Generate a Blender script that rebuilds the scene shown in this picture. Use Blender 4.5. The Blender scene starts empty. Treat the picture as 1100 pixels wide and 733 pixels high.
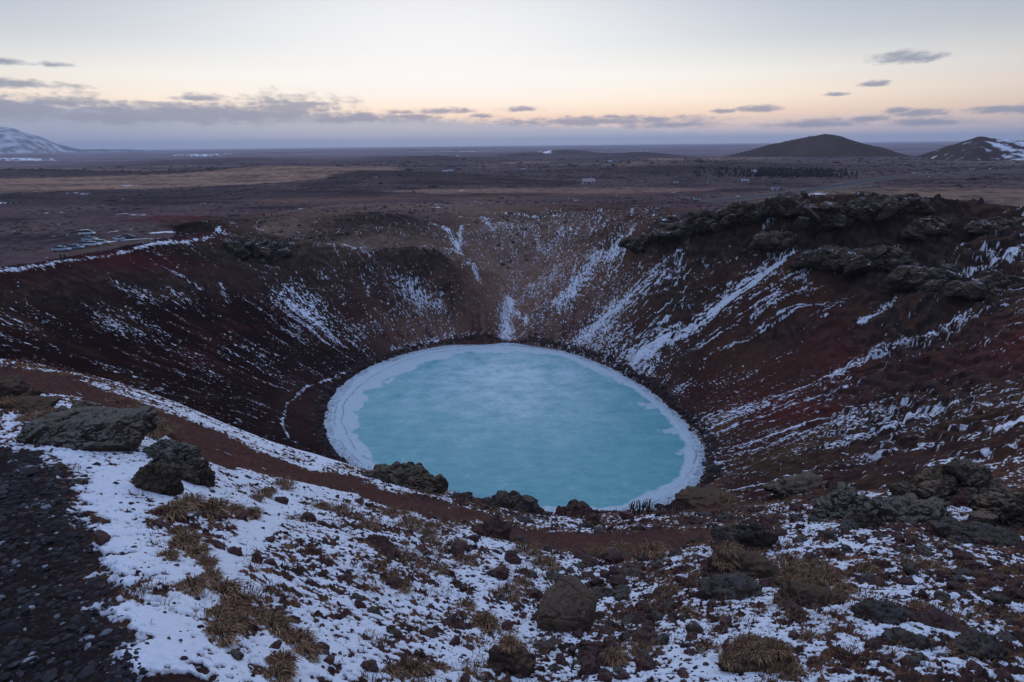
import bpy, math, random
import numpy as np
from mathutils import Matrix
random.seed(7)
rng = np.random.default_rng(11)
scene = bpy.context.scene
R = math.radians

# ------------------------------------------------------------------ camera
CAMZ = 62.0
FX = 655.0
PITCH, ROLL = R(17.83), R(-0.6)
def rotm():
    a = math.pi/2 - PITCH
    rx = np.array([[1,0,0],[0,math.cos(a),-math.sin(a)],[0,math.sin(a),math.cos(a)]])
    c, s = math.cos(ROLL), math.sin(ROLL)
    rz = np.array([[c,-s,0],[s,c,0],[0,0,1]])
    return rx @ rz
RM = rotm()
cam_d = bpy.data.cameras.new("camera"); cam = bpy.data.objects.new("camera", cam_d)
scene.collection.objects.link(cam)
m4 = Matrix([list(RM[i])+[0] for i in range(3)]+[[0,0,0,1]]); m4.translation = (0,0,CAMZ)
cam.matrix_world = m4
cam_d.sensor_width = 36; cam_d.lens = FX/1100*36
cam_d.clip_start = 0.05; cam_d.clip_end = 90000
scene.camera = cam
scene.view_settings.view_transform = 'Standard'; scene.view_settings.look = 'None'
scene.view_settings.exposure = 0.0; scene.view_settings.gamma = 1.0
scene.cycles.use_denoising = True
scene.cycles.max_bounces = 5; scene.cycles.diffuse_bounces = 2; scene.cycles.glossy_bounces = 2
scene.cycles.volume_bounces = 1; scene.cycles.transparent_max_bounces = 4

# ------------------------------------------------------------------ node helper
class NT:
    def __init__(s, tree): s.t = tree; s.t.nodes.clear()
    def n(s, typ, **kw):
        nd = s.t.nodes.new(typ)
        for k, v in kw.items(): setattr(nd, k, v)
        return nd
    def put(s, sock, v):
        if hasattr(v, 'is_output'): s.t.links.new(v, sock)
        else: sock.default_value = v
    def m(s, op, a, b=None, c=None, clamp=False):
        nd = s.n('ShaderNodeMath', operation=op, use_clamp=clamp)
        for i, v in enumerate((a, b, c)):
            if v is not None: s.put(nd.inputs[i], v)
        return nd.outputs[0]
    def mix(s, f, a, b, blend='MIX'):
        nd = s.n('ShaderNodeMix', data_type='RGBA', blend_type=blend)
        s.put(nd.inputs[0], f); s.put(nd.inputs[6], a); s.put(nd.inputs[7], b)
        return nd.outputs[2]
    def ss(s, x, lo, hi):
        nd = s.n('ShaderNodeMapRange', interpolation_type='SMOOTHSTEP')
        s.put(nd.inputs[0], x); nd.inputs[1].default_value = lo; nd.inputs[2].default_value = hi
        return nd.outputs[0]
    def noise(s, vec, scale, detail=4, rough=.55, out=0, dim='3D'):
        nd = s.n('ShaderNodeTexNoise', noise_dimensions=dim)
        s.put(nd.inputs['Vector'], vec); nd.inputs['Scale'].default_value = scale
        nd.inputs['Detail'].default_value = detail; nd.inputs['Roughness'].default_value = rough
        return nd.outputs[out]
    def ramp(s, x, stops, interp='EASE'):
        nd = s.n('ShaderNodeValToRGB'); cr = nd.color_ramp; cr.interpolation = interp
        while len(cr.elements) < len(stops): cr.elements.new(.5)
        for e, (p, c) in zip(cr.elements, stops): e.position = p; e.color = (*c, 1)
        s.put(nd.inputs[0], x); return nd.outputs[0]
    def attr(s, name, out=2):
        nd = s.n('ShaderNodeAttribute', attribute_name=name); return nd.outputs[out]

def px_dir(px, py):
    px = np.asarray(px, float); py = np.asarray(py, float)
    d = np.stack([(px-550)/FX, -(py-366.5)/FX, -np.ones_like(px)], -1) @ RM.T
    return d / np.linalg.norm(d, axis=-1, keepdims=True)
def px_azel(px, py):
    d = px_dir(px, py)
    return np.degrees(np.arctan2(d[...,0], d[...,1])), np.degrees(np.arcsin(d[...,2]))

# ------------------------------------------------------------------ world: dusk sky, afterglow ahead, low cloud bank
SUN_AZ = -6.0
world = bpy.data.worlds.new("World"); scene.world = world; world.use_nodes = True
W = NT(world.node_tree)
tc = W.n('ShaderNodeTexCoord'); sep = W.n('ShaderNodeSeparateXYZ')
W.t.links.new(tc.outputs['Generated'], sep.inputs[0])
X, Y, Z = sep.outputs
el = W.m('MULTIPLY', W.m('ARCSINE', Z), 180/math.pi)
az = W.m('MULTIPLY', W.m('ARCTAN2', X, Y), 180/math.pi)
sky = W.n('ShaderNodeTexSky', sky_type='NISHITA'); sky.sun_disc = False
sky.sun_elevation = R(-2.0); sky.sun_rotation = R(SUN_AZ); sky.altitude = 100; sky.air_density = 1.0; sky.dust_density = .6
elr = W.m('POWER', W.m('DIVIDE', W.m('MAXIMUM', el, 0.0), 90.0), 0.5)     # sqrt spreads the low sky
def ep(e): return math.sqrt(e/90)
front = W.ramp(elr, [(0,(.44,.48,.56)),(ep(1.2),(.70,.58,.53)),(ep(2.4),(.95,.71,.52)),(ep(3.6),(.96,.81,.65)),(ep(5.5),(.82,.79,.73)),
                     (ep(8.0),(.55,.585,.62)),(ep(12),(.38,.43,.52)),(ep(18),(.60,.70,.94)),(ep(40),(.54,.67,1.02)),(1,(.38,.50,.84))], 'LINEAR')
side = W.ramp(elr, [(0,(.15,.17,.23)),(ep(2.6),(.22,.21,.25)),(ep(6),(.17,.19,.25)),(ep(12),(.13,.17,.26)),(ep(25),(.13,.19,.34)),(ep(45),(.22,.31,.56)),(1,(.38,.50,.84))], 'LINEAR')
daz = W.m('SUBTRACT', az, SUN_AZ)
wf = W.ss(W.m('ABSOLUTE', daz), 95, 10)
glow = W.mix(wf, side, front)
# brighter white core of the afterglow
core = W.m('MULTIPLY', W.ss(W.m('ABSOLUTE', daz), 34, 0), W.m('MULTIPLY', W.ss(el, 2.0, 6.0), W.ss(el, 24, 7)))
glow = W.mix(W.m('MULTIPLY', core, .8), glow, (.84,.82,.81,1))
# clouds: (px, py, half width, half height) as they stand in the sky
CL = [(70,111,46,8),(122,118,46,8),(210,119,80,8),(310,117,56,13),(215,106,28,4.5),(335,112,28,4),(20,91,52,5),(20,118,80,11),(150,126,160,10),(260,124,120,10),(385,128,60,6),(0,66,24,4),(58,70,18,3),
      (475,120,28,3.5),(440,126,30,3),(560,118,20,3),(520,125,14,2.5),(430,121,14,2.5),
      (978,63,34,6.5),(940,91,16,3),(815,118,24,3.5),(780,120,12,2.5),(990,122,26,4),(965,119,16,3),(1085,118,48,4.5),(870,134,52,4.5),(1000,132,44,4.5),(935,128,18,3),
      (640,131,120,5),(720,135,46,4),(900,102,12,2),(655,126,16,2.2)]
comb = W.n('ShaderNodeCombineXYZ'); W.put(comb.inputs[0], az); W.put(comb.inputs[1], W.m('MULTIPLY', el, 2.6))
warp = W.noise(comb.outputs[0], .33, 5, .62)
warp2 = W.noise(comb.outputs[0], 1.1, 4, .6)
nz = W.m('ADD', W.m('MULTIPLY', W.m('SUBTRACT', warp, .5), 2.2), W.m('MULTIPLY', W.m('SUBTRACT', warp2, .5), 1.9))
dens = None
for (px, py, hw, hh) in CL:
    a0, e0 = px_azel(px, py); a1, _ = px_azel(px+hw, py); _, e1 = px_azel(px, py-hh)
    sa, se = abs(a1-a0), abs(e1-e0)
    dx = W.m('DIVIDE', W.m('SUBTRACT', az, float(a0)), float(sa)); dy = W.m('DIVIDE', W.m('SUBTRACT', el, float(e0)), float(se))
    dy = W.m('MULTIPLY', dy, W.m('SUBTRACT', 1.15, W.m('MULTIPLY', W.m('SIGN', dy), .25)))
    dd = W.m('SUBTRACT', 1.45, W.m('SQRT', W.m('ADD', W.m('MULTIPLY', dx, dx), W.m('MULTIPLY', dy, dy))))
    dens = dd if dens is None else W.m('MAXIMUM', dens, dd)
cl = W.m('MULTIPLY', W.ss(W.m('ADD', dens, nz), -.1, 1.15), .9)
# the bank along the horizon: thick on the left, thin on the right
bank_top = W.ramp(W.m('DIVIDE', W.m('ADD', az, 60), 120), [(0,(1.,)*3),(.15,(.98,)*3),(.34,(.86,)*3),(.5,(.56,)*3),(.62,(.32,)*3),(.72,(.15,)*3),(.86,(.16,)*3),(1,(.4,)*3)], 'LINEAR')
bt = W.m('MULTIPLY', bank_top, 3.6)
bk = W.ss(W.m('SUBTRACT', W.m('ADD', bt, W.m('MULTIPLY', nz, .45)), el), -.25, .55)
bk = W.m('MULTIPLY', bk, .93)
ccol = W.mix(wf, (.15,.185,.27,1), (.225,.255,.34,1))
bcol = W.mix(W.ss(el, 0.2, 2.4), (.41,.475,.535,1), (.385,.435,.485,1))
bcol = W.mix(W.ss(az, -12, -42), bcol, (.25,.33,.45,1))
c = W.mix(bk, glow, bcol); c = W.mix(cl, c, ccol)
below = W.ss(el, -.2, -6)
c = W.mix(below, c, (.10,.10,.12,1))
bg1 = W.n('ShaderNodeBackground'); W.put(bg1.inputs[0], c); bg1.inputs[1].default_value = 1.22
bg2 = W.n('ShaderNodeBackground'); W.t.links.new(sky.outputs[0], bg2.inputs[0]); bg2.inputs[1].default_value = 0.10
add = W.n('ShaderNodeAddShader'); W.t.links.new(bg1.outputs[0], add.inputs[0]); W.t.links.new(bg2.outputs[0], add.inputs[1])
outw = W.n('ShaderNodeOutputWorld'); W.t.links.new(add.outputs[0], outw.inputs[0])
# the sun has set: only a weak, very soft warm light from the afterglow
sun_d = bpy.data.lights.new("sun", 'SUN'); sun = bpy.data.objects.new("sun", sun_d); scene.collection.objects.link(sun)
sun_d.energy = 0.10; sun_d.angle = R(30); sun_d.color = (1,.86,.74)
sun.rotation_euler = (R(90-6), 0, R(180-SUN_AZ)); sun.location = (0, 300, 200)

# ------------------------------------------------------------------ numpy noise
def _h(ix, iy, seed):
    n = (ix.astype(np.int64)*374761393 + iy.astype(np.int64)*668265263 + seed*1442695041) & 0xFFFFFFFF
    n = ((n ^ (n >> 13)) * 1274126177) & 0xFFFFFFFF
    return n ^ (n >> 16)
def perlin(x, y, seed=0):
    x0 = np.floor(x); y0 = np.floor(y); fx = x-x0; fy = y-y0; x0 = x0.astype(np.int64); y0 = y0.astype(np.int64)
    def g(ix, iy, dx, dy):
        a = (_h(ix, iy, seed) & 1023)*(2*np.pi/1024); return np.cos(a)*dx+np.sin(a)*dy
    u = fx*fx*fx*(fx*(fx*6-15)+10); v = fy*fy*fy*(fy*(fy*6-15)+10)
    a = g(x0,y0,fx,fy); b = g(x0+1,y0,fx-1,fy); c_ = g(x0,y0+1,fx,fy-1); d = g(x0+1,y0+1,fx-1,fy-1)
    return ((a+(b-a)*u)+((c_+(d-c_)*u)-(a+(b-a)*u))*v)*1.5
def fbm(x, y, o=4, seed=0, gain=.5, lac=2.03):
    s = 0; a = 1; t = 0
    for i in range(o):
        s = s+a*perlin(x+17.3*i, y-9.1*i, seed+i*31); t += a; a *= gain; x = x*lac; y = y*lac
    return s/t
def ridge(x, y, o=4, seed=0, gain=.5):
    s = 0; a = 1; t = 0
    for i in range(o):
        s = s+a*(1-2*np.abs(perlin(x+17.3*i, y-9.1*i, seed+i*31))); t += a; a *= gain; x = x*2.07; y = y*2.07
    return s/t
def worley(x, y, seed=0):
    ix = np.floor(x).astype(np.int64); iy = np.floor(y).astype(np.int64)
    best = np.full(x.shape, 9.); cid = np.zeros(x.shape)
    for i in (-1,0,1):
        for j in (-1,0,1):
            h = _h(ix+i, iy+j, seed)
            px = ix+i+(h & 1023)/1023; py = iy+j+((h >> 10) & 1023)/1023
            d = (x-px)**2+(y-py)**2; k = d < best
            best = np.where(k, d, best); cid = np.where(k, ((h >> 20) & 1023)/1023, cid)
    return np.sqrt(best), cid
def sstep(x, a, b):
    t = np.clip((x-a)/(b-a), 0, 1); return t*t*(3-2*t)
def perlin3(p, seed=0):
    i0 = np.floor(p).astype(np.int64); f = p-i0; u = f*f*f*(f*(f*6-15)+10); r = 0
    for dx in (0,1):
        for dy in (0,1):
            for dz in (0,1):
                h = _h(i0[:,0]+dx+1013*(i0[:,2]+dz), i0[:,1]+dy-571*(i0[:,2]+dz), seed)
                a = (h & 1023)*(2*np.pi/1024); cz = ((h >> 10) & 1023)/511.5-1; sr = np.sqrt(np.maximum(0,1-cz*cz))
                g = np.cos(a)*sr*(f[:,0]-dx)+np.sin(a)*sr*(f[:,1]-dy)+cz*(f[:,2]-dz)
                w = (u[:,0] if dx else 1-u[:,0])*(u[:,1] if dy else 1-u[:,1])*(u[:,2] if dz else 1-u[:,2])
                r = r+g*w
    return r*1.5
def fbm3(p, o=4, seed=0, gain=.5):
    s = 0; a = 1; t = 0
    for i in range(o): s = s+a*perlin3(p*2.03**i+7.7*i, seed+i*13); t += a; a *= gain
    return s/t

# ------------------------------------------------------------------ macro terrain
PLAIN = 32.0
def on_plane(pts, z):
    p = np.array(pts, float); d = px_dir(p[:,0], p[:,1]); t = (z-CAMZ)/d[:,2]
    return np.stack([d[:,0]*t, d[:,1]*t], -1)
def at_range(px, py, r):
    d = px_dir(px, py); k = r/math.hypot(d[0], d[1]); return np.array([d[0]*k, d[1]*k, CAMZ+d[2]*k])
LAKE_PX = [(520,369),(560,370),(600,376),(640,389),(680,409),(715,434),(740,457),(755,478),(760,495),(755,513),(740,533),(705,551),(660,562),(600,565),(545,560),
           (490,549),(430,529),(385,507),(362,487),(351,470),(348,455),(350,440),(360,422),(380,404),(405,391),(440,379),(480,371)]
lk = on_plane(LAKE_PX, 0.0)
LC = np.array([1.0, 138.0])
def periodic(phi_t, v_t, smooth=0.0, n=1440):
    o = np.argsort(phi_t); a = np.array(phi_t)[o]; b = np.array(v_t)[o]
    a = np.concatenate([a-2*np.pi, a, a+2*np.pi]); b = np.concatenate([b, b, b])
    g = np.linspace(-np.pi, np.pi, n+1); t = np.interp(g, a, b)
    if smooth > 0:
        k = int(smooth/360*n*3)*2+1; w = np.exp(-.5*(np.linspace(-3,3,k))**2); w /= w.sum()
        tt = t[:-1]; tt = np.real(np.fft.ifft(np.fft.fft(tt)*np.fft.fft(np.roll(np.pad(w,(0,n-k)), -(k//2))))); t = np.append(tt, tt[0])
    return lambda p: np.interp(p, g, t)
def polar(xy): 
    d = np.asarray(xy)-LC; return np.arctan2(d[...,1], d[...,0]), np.hypot(d[...,0], d[...,1])
ph, rh = polar(lk); LAKE_R = periodic(ph, rh, 3)

# near ground: the hill the viewer stands on; silhouettes give its slope for each bearing
EYE = 2.0
SIL = [(0,376,30),(60,380,27),(110,388,25),(170,416,22),(230,444,20),(290,470,19),(340,488,18),(400,506,17),(440,517,16),(490,531,15),(560,549,15),(620,556,15),(700,550,15),
       (750,538,16),(850,534,17),(920,522,18),(1000,512,19),(1100,524,20)]
sd = px_dir([s[0] for s in SIL], [s[1] for s in SIL]); s_az = np.arctan2(sd[:,0], sd[:,1]); s_sl = -sd[:,2]/np.hypot(sd[:,0], sd[:,1])
g_near = s_sl-EYE/np.array([s[2] for s in SIL], float)
G_AZ = periodic(list(s_az)+[R(-75),R(-120),R(180),R(120),R(75)], list(g_near)+[.10,.12,.16,.16,.24], 4)
R_EDGE = [s[2] for s in SIL]
rim = []                                   # (phi, rho, z)
for (px, py, _), a, r_ in zip(SIL, s_az, R_EDGE):
    p = np.array([math.sin(a)*r_, math.cos(a)*r_]); f, q = polar(p); rim.append((float(f), float(q), CAMZ-EYE-r_*float(G_AZ(a))))
for p, z in (((-58,34),50.5),((-95,66),45),((50,34),53),((88,66),51.5),((116,105),49.5)):
    f, q = polar(np.array(p, float)); rim.append((float(f), float(q), z))
for px, py, z in ((0,290,36.5),(60,282,36),(120,270,35.5),(170,261,35),(230,248,33.5),(280,258,31),(310,268,27.5),(345,277,24),(400,280,22),(450,282,20.5),(500,288,18.5),(550,284,18),(600,268,23.5),(635,256,28.5),(665,247,33),
                  (700,240,38),(750,230,42),(800,222,45),(850,214,47.5),(900,211,49),(960,211,49.5),(1030,216,48.7),(1100,227,47.6)):
    q = on_plane([(px,py)], z)[0]; f, q = polar(q); rim.append((float(f), float(q), z))
rim.sort()
RIM_R = periodic([a[0] for a in rim], [a[1] for a in rim], 2.0); RIM_Z = periodic([a[0] for a in rim], [a[2] for a in rim], 2.0)

KNOLLS = []
for px, py, zb, w, d, h, rot in ((405,252,29,26,15,7.5,0),(330,262,29,12,10,3,0),(265,250,32,16,10,4,0),(555,238,30,22,12,3.5,0),(470,240,30,16,12,3,0),(690,232,32,30,16,3,0),(215,250,33,12,8,2.5,.3)):
    q = on_plane([(px,py)], zb)[0]; KNOLLS.append((q[0], q[1], w, d, h, rot))
def land_z(x, y, phi, rho):
    zr = RIM_Z(phi); rm = RIM_R(phi)
    out = np.maximum(rho-rm, 0)
    wd = 52.0
    z = PLAIN+(zr-PLAIN)*np.exp(-(out/wd)**2)
    for (kx, ky, kw, kd, kh, kr) in KNOLLS:
        ca, sa = math.cos(kr), math.sin(kr); u = ((x-kx)*ca+(y-ky)*sa)/kw; v = (-(x-kx)*sa+(y-ky)*ca)/kd
        z = z+kh*np.exp(-(u*u+v*v))
    r = np.hypot(x, y); a = np.arctan2(x, y)
    hill = CAMZ-EYE-r*G_AZ(a)
    w = sstep(r, 75, 33)
    return z*(1-w)+hill*w
def base_z(x, y):
    phi, rho = polar(np.stack([x, y], -1))
    L = LAKE_R(phi); rm = RIM_R(phi); zr = RIM_Z(phi)
    zl = land_z(x, y, phi, rho)
    t = (rho-L)/(rm-L)
    far = np.clip(np.sin(phi), -1, 1)
    tb = np.maximum(t, 0)
    zb = zr*(np.where(tb < 1, 0.90*tb+.10*tb**3, 1+1.2*(tb-1)))
    zb = np.where(t < 0, np.maximum((rho-L)*.35, -3), zb)
    k = 1.0
    h = np.clip(.5+.5*(zl-zb)/k, 0, 1)
    return zl*(1-h)+zb*h-k*h*(1-h), phi, rho, t
def hit(pts):
    """points of the ground seen at these pixels of the photograph"""
    p = np.array(pts, float).reshape(-1, 2); d = px_dir(p[:,0], p[:,1])
    ts = np.concatenate([np.geomspace(1.2, 60, 160), np.geomspace(61, 9000, 420)])
    P = d[:,None,:]*ts[None,:,None]; z = base_z(P[...,0], P[...,1])[0]
    below = (P[...,2]+CAMZ) < z; below[:,-1] = True
    i = np.maximum(below.argmax(1), 1); lo = ts[i-1]; hi = ts[i]
    for _ in range(24):
        mid = (lo+hi)/2; q = d*mid[:,None]; b = (q[:,2]+CAMZ) < base_z(q[:,0], q[:,1])[0]
        hi = np.where(b, mid, hi); lo = np.where(b, lo, mid)
    q = d*hi[:,None]; q[:,2] += CAMZ; return q
def dpoly(x, y, pts, wid=None):
    """distance to a polyline (and width interpolated along it)"""
    best = np.full(x.shape, 1e9); wb = np.zeros(x.shape)
    for k in range(len(pts)-1):
        a = pts[k][:2]; b = pts[k+1][:2]; ab = b-a; l2 = max(float(ab@ab), 1e-9)
        t = np.clip(((x-a[0])*ab[0]+(y-a[1])*ab[1])/l2, 0, 1)
        d = np.hypot(x-a[0]-t*ab[0], y-a[1]-t*ab[1]); m = d < best
        best = np.where(m, d, best)
        if wid is not None: wb = np.where(m, wid[k]*(1-t)+wid[k+1]*t, wb)
    return (best, wb) if wid is not None else best
def inpoly(x, y, poly):
    ins = np.zeros(x.shape, bool); n = len(poly)
    for i in range(n):
        x1, y1 = poly[i][:2]; x2, y2 = poly[(i+1) % n][:2]
        if y1 == y2: continue
        ins ^= ((y1 > y) != (y2 > y)) & (x < (x2-x1)*(y-y1)/(y2-y1)+x1)
    return ins
def project(x, y, z):
    v = np.stack([x, y, np.asarray(z)-CAMZ], -1) @ RM
    return 550+FX*v[...,0]/-v[...,2], 366.5-FX*v[...,1]/-v[...,2], -v[...,2]

# ------------------------------------------------------------------ ground sheet (polar grid round the viewpoint, finer where the ground is near)
QUAL = 1.0
def build_grid():
    A = R(50); n1 = int(1180*QUAL)
    th = np.linspace(-A, A, n1)
    side = np.concatenate([np.linspace(A, R(70), 60)[1:], np.linspace(R(70), R(290), 90)[1:-1], np.linspace(R(290), R(310), 60)[:-1]])
    th = np.concatenate([th, side])
    r = [0.25]
    while r[-1] < 26000:
        q = r[-1]
        if q < 2.2: k = .05
        elif q < 24: k = .0052
        elif q < 70: k = .009
        elif q < 300: k = .0019
        elif q < 1500: k = .008
        else: k = .03
        r.append(q*(1+k/QUAL))
    return th, np.array(r)
TH, RR = build_grid()
NC, NR = len(TH), len(RR)
print("grid", NC, NR, NC*NR)
gx = (RR[:,None]*np.sin(TH)[None,:]).ravel(); gy = (RR[:,None]*np.cos(TH)[None,:]).ravel(); gr = np.repeat(RR, NC)
gz, gphi, grho, gt = base_z(gx, gy)

def blob(x, y, px, py, rx, ry):
    q = hit([(px,py),(px-rx,py),(px+rx,py),(px,py-ry),(px,py+ry)])
    u = (q[2]-q[1])[:2]/2; v = (q[3]-q[4])[:2]/2
    dt = u[0]*v[1]-u[1]*v[0]
    if abs(dt) < 1e-6: return np.zeros(x.shape)
    dx = x-q[0,0]; dy = y-q[0,1]
    a = (dx*v[1]-dy*v[0])/dt; b = (u[0]*dy-u[1]*dx)/dt
    return np.exp(-(a*a+b*b)*1.2)
def strip(x, y, pts, w0, w1=None):
    q = hit(pts); w = np.linspace(w0, w1 or w0, len(q))
    d, wb = dpoly(x, y, q, w); return np.exp(-(d/wb)**2)

col = np.zeros((len(gx), 3)); snow = np.full(len(gx), -1.0)
def tint(idx, c, w):
    w = np.clip(w, 0, 1)[:,None]; col[idx] = col[idx]*(1-w)+np.array(c)*w
HEATH = (.105,.074,.074); TAN = (.36,.235,.155); SOIL = (.070,.041,.030); RED = (.11,.023,.022); GRASS = (.095,.055,.030); ROCK = (.036,.031,.029); MOSS = (.055,.050,.020)

zone_far = (gt >= 1.0) & (gr > 45)
zone_wall = (gt < 1.02) & (gr > 12) & ~((gr < 45) & (gt > 0.97))
zone_near = ((gr < 45) & (gt > .93))
dz = np.zeros(len(gx))

# ---- plain
i = np.where((gr > 45) & (gt > .95))[0]; x, y = gx[i], gy[i]; r = gr[i]
n1 = fbm(x/60, y/38, 5, 3); n2 = fbm(x/9, y/7, 4, 5); n3 = fbm(x/420, y/190, 4, 8); n4 = fbm(x/1500, y/500, 4, 9)
col[i] = HEATH
tint(i, (.130,.095,.088), sstep(n1+.5*n3, -.05, .35)*.8); tint(i, (.044,.035,.040), sstep(n1+n3, -.05, -.4)*.8)
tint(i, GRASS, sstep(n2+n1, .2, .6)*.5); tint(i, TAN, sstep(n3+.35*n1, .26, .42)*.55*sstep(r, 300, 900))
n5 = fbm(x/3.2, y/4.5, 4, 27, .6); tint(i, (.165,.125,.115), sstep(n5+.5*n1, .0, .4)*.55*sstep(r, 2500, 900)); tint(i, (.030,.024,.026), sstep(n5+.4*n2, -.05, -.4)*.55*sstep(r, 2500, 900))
tint(i, (.27,.245,.28), sstep(r, 500, 2400)*(.60+.6*np.clip(n4+.5*n3,-.6,.6)))  # plain paler with distance: haze painted into its colour, along with far snow
near_rim = np.exp(-np.maximum(grho[i]-RIM_R(gphi[i]), 0)/25)
tint(i, (.10,.07,.05), near_rim*sstep(n1+n2, -.3, .4)*.6)
dz[i] += n2*.35*sstep(r, 60, 150)+n1*.8*sstep(r, 150, 300)+n3*1.2*sstep(r, 300, 700)
swell = fbm(x/700, y/420, 3, 14)
dz[i] += np.clip(swell+.05, 0, 1)*14*sstep(r, 500, 1200)*(1-sstep(r, 4000, 9000))
for (px, py, rx, ry, h) in [(310,186,95,4,6),(440,192,100,5,6),(610,168,45,2,5),(690,169,45,2,5),(455,172,60,2,3),(560,170,30,1.5,3),(790,180,120,5,4),(700,186,90,4,4),(60,188,120,3,3)]:
    q = hit([(px,py)])[0]; b_ = blob(x, y, px, py, rx, ry); dz[i] += b_*h*math.hypot(q[0], q[1])/700; tint(i, (.045,.035,.036), b_*.7)
def field(poly, c, w=1., soft=0.25, zp=PLAIN):
    q = on_plane(poly, zp); jx = x+n1*r*.05; jy = y+n1*r*.07+n2*2
    m = inpoly(jx, jy, q); tint(i, c, m*w*np.clip(.62+1.1*n2+.8*n1, .1, 1)); return m
field([(-40,196),(60,193),(180,190),(280,185),(330,181),(420,180),(440,183),(370,188),(352,194),(270,198),(150,203),(-40,209)], TAN, .95)
field([(250,214),(420,209),(600,207),(760,205),(700,209),(520,213),(300,217)], (.17,.105,.075), .8)
field([(395,206),(470,203),(640,201),(800,203),(700,207),(500,208)], TAN, .6)
field([(520,176),(580,173),(600,174),(540,178)], TAN, .9)
field([(690,172),(800,170),(860,171),(760,174)], TAN, .7)
field([(800,218),(880,205),(960,201),(1060,202),(1180,206),(1180,228),(1090,224),(1000,214),(900,212)], (.27,.19,.12), .95)
field([(840,206),(905,199),(960,198),(900,203)], (.17,.15,.14), .8)
field([(640,236),(700,225),(790,216),(760,224),(700,236),(650,246)], (.12,.05,.042), .6)
field([(120,238),(190,230),(240,231),(200,240)], RED, .8)
field([(500,224),(600,219),(760,214),(700,222),(560,229)], (.095,.045,.04), .55)
field([(260,232),(330,222),(420,218),(520,219),(420,226),(330,236),(290,244)], (.20,.135,.10), .8)
field([(0,205),(200,203),(400,204),(400,212),(200,216),(0,222)], (.04,.032,.036), .6)
sp = fbm(x/14, y/9, 5, 21)
snow[i] = -.60+sp*.95+n3*.35+n5*.75*sstep(r, 1500, 500)-.25*near_rim+.1*sstep(r, 1500, 5000)+.25*np.clip(n4,-.5,.5)*sstep(r, 900, 3000)
hollow = blob(x, y, 540, 232, 130, 16)+blob(x, y, 330, 240, 90, 14); tint(i, (.20,.135,.10), hollow*(.75+.7*n2)); snow[i] += hollow*(.10+.35*n5)
for pts_, w_, a_ in [([(105,262),(140,257),(168,256)],2.2,1.3),([(165,250),(192,250)],1.6,1.0),([(0,283),(50,277)],1.0,.5),([(235,243),(290,229),(330,223)],.8,.45),([(120,250),(150,246)],1.5,.5)]: snow[i] += a_*strip(x, y, pts_, w_)
tint(i, (.22,.155,.12), strip(x, y, [(235,244),(290,230),(350,222),(430,219),(560,217),(700,221)], 1.1)*.8)
for (px, py, rx, ry, a) in [(20,172,45,1.5,.9),(215,167,40,1.5,.8),(470,163,60,1.5,.5),(90,208,25,1.2,.6),(0,218,30,1.5,.6),(140,200,30,1,.5),(590,168,14,1.2,.7),(670,163,50,1.2,.5),
                            (880,208,20,1.5,.9),(930,219,8,2.2,1.5),(135,230,25,1.5,.5),(225,219,25,1.3,.5),(1060,182,30,1.2,.7),(1000,187,25,1,.5),(480,206,30,1,.4)]:
    snow[i] += a*blob(x, y, px, py, rx, ry)

# ---- crater walls
farsec = sstep(gphi, R(48), R(66))*sstep(gphi, R(150), R(128)); tmax = 1.06+2.3*farsec
i = np.where((gt < tmax) & (gr > 12) & ~((gr < 40) & (gt > .96)))[0]; keepw = 1-sstep((gt[i]-1.06)/(tmax[i]-1.05), .55, 1.0); keepw[gt[i] < 1.06] = 1; col_keep = col[i].copy(); snow_keep = snow[i].copy(); dz_keep = dz[i].copy(); x, y = gx[i], gy[i]; ph_, rh_, t_ = gphi[i], grho[i], gt[i]
arc = ph_*95.0; warpw = fbm(x/14, y/14, 3, 40)*3.0
s1 = fbm((arc+warpw)/2.6, rh_/16, 4, 41); s2 = fbm((arc+warpw*.6)/.42, rh_/1.5, 3, 44, .6); st_a, st_b = hit([(842,280),(690,383)])[:,:2]; dv = (st_b-st_a)/np.linalg.norm(st_b-st_a); al_ = x*dv[0]+y*dv[1]; ac_ = -x*dv[1]+y*dv[0]
wB = np.clip(blob(x, y, 770, 325, 130, 75)*1.8, 0, 1); s1B = fbm((ac_+warpw)/2.4, al_/18, 4, 141); s2B = fbm((ac_+warpw*.6)/.5, al_/3.2, 3, 144, .6)
s1 = s1*(1-wB)+s1B*wB; s2 = s2*(1-wB)+s2B*wB
iso = fbm(x/1.5, y/1.5, 4, 47); big = fbm(x/22, y/22, 4, 50); mid = fbm(x/6, y/6, 4, 53)
dots = fbm(x/.36, y/.36, 3, 57, .65)
s1, s2, dots, nb = [v/max(v.std(),1e-6) for v in (s1, s2, dots, big)]; s1n, s2n = s1, s2; s1 = s1*.24; s2 = s2*.24; dots = dots*.2
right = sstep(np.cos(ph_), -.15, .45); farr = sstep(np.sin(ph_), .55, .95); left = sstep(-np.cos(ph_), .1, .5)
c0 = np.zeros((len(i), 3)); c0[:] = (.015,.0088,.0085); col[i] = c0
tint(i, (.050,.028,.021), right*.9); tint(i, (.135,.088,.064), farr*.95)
tint(i, (.017,.013,.014), sstep(mid+big, 0, .5)*.7); tint(i, (.022,.014,.013), right*sstep(s1+.6*s2, .05, .35)*.8); tint(i, (.075,.042,.028), right*sstep(-s1+.5*s2, .1, .4)*.6); tint(i, GRASS, sstep(big-.3*s1, .08, .4)*(.25+.6*right+.3*farr)); tint(i, (.042,.017,.017), sstep(-big+.4*s1, .1, .4)*.8)
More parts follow.
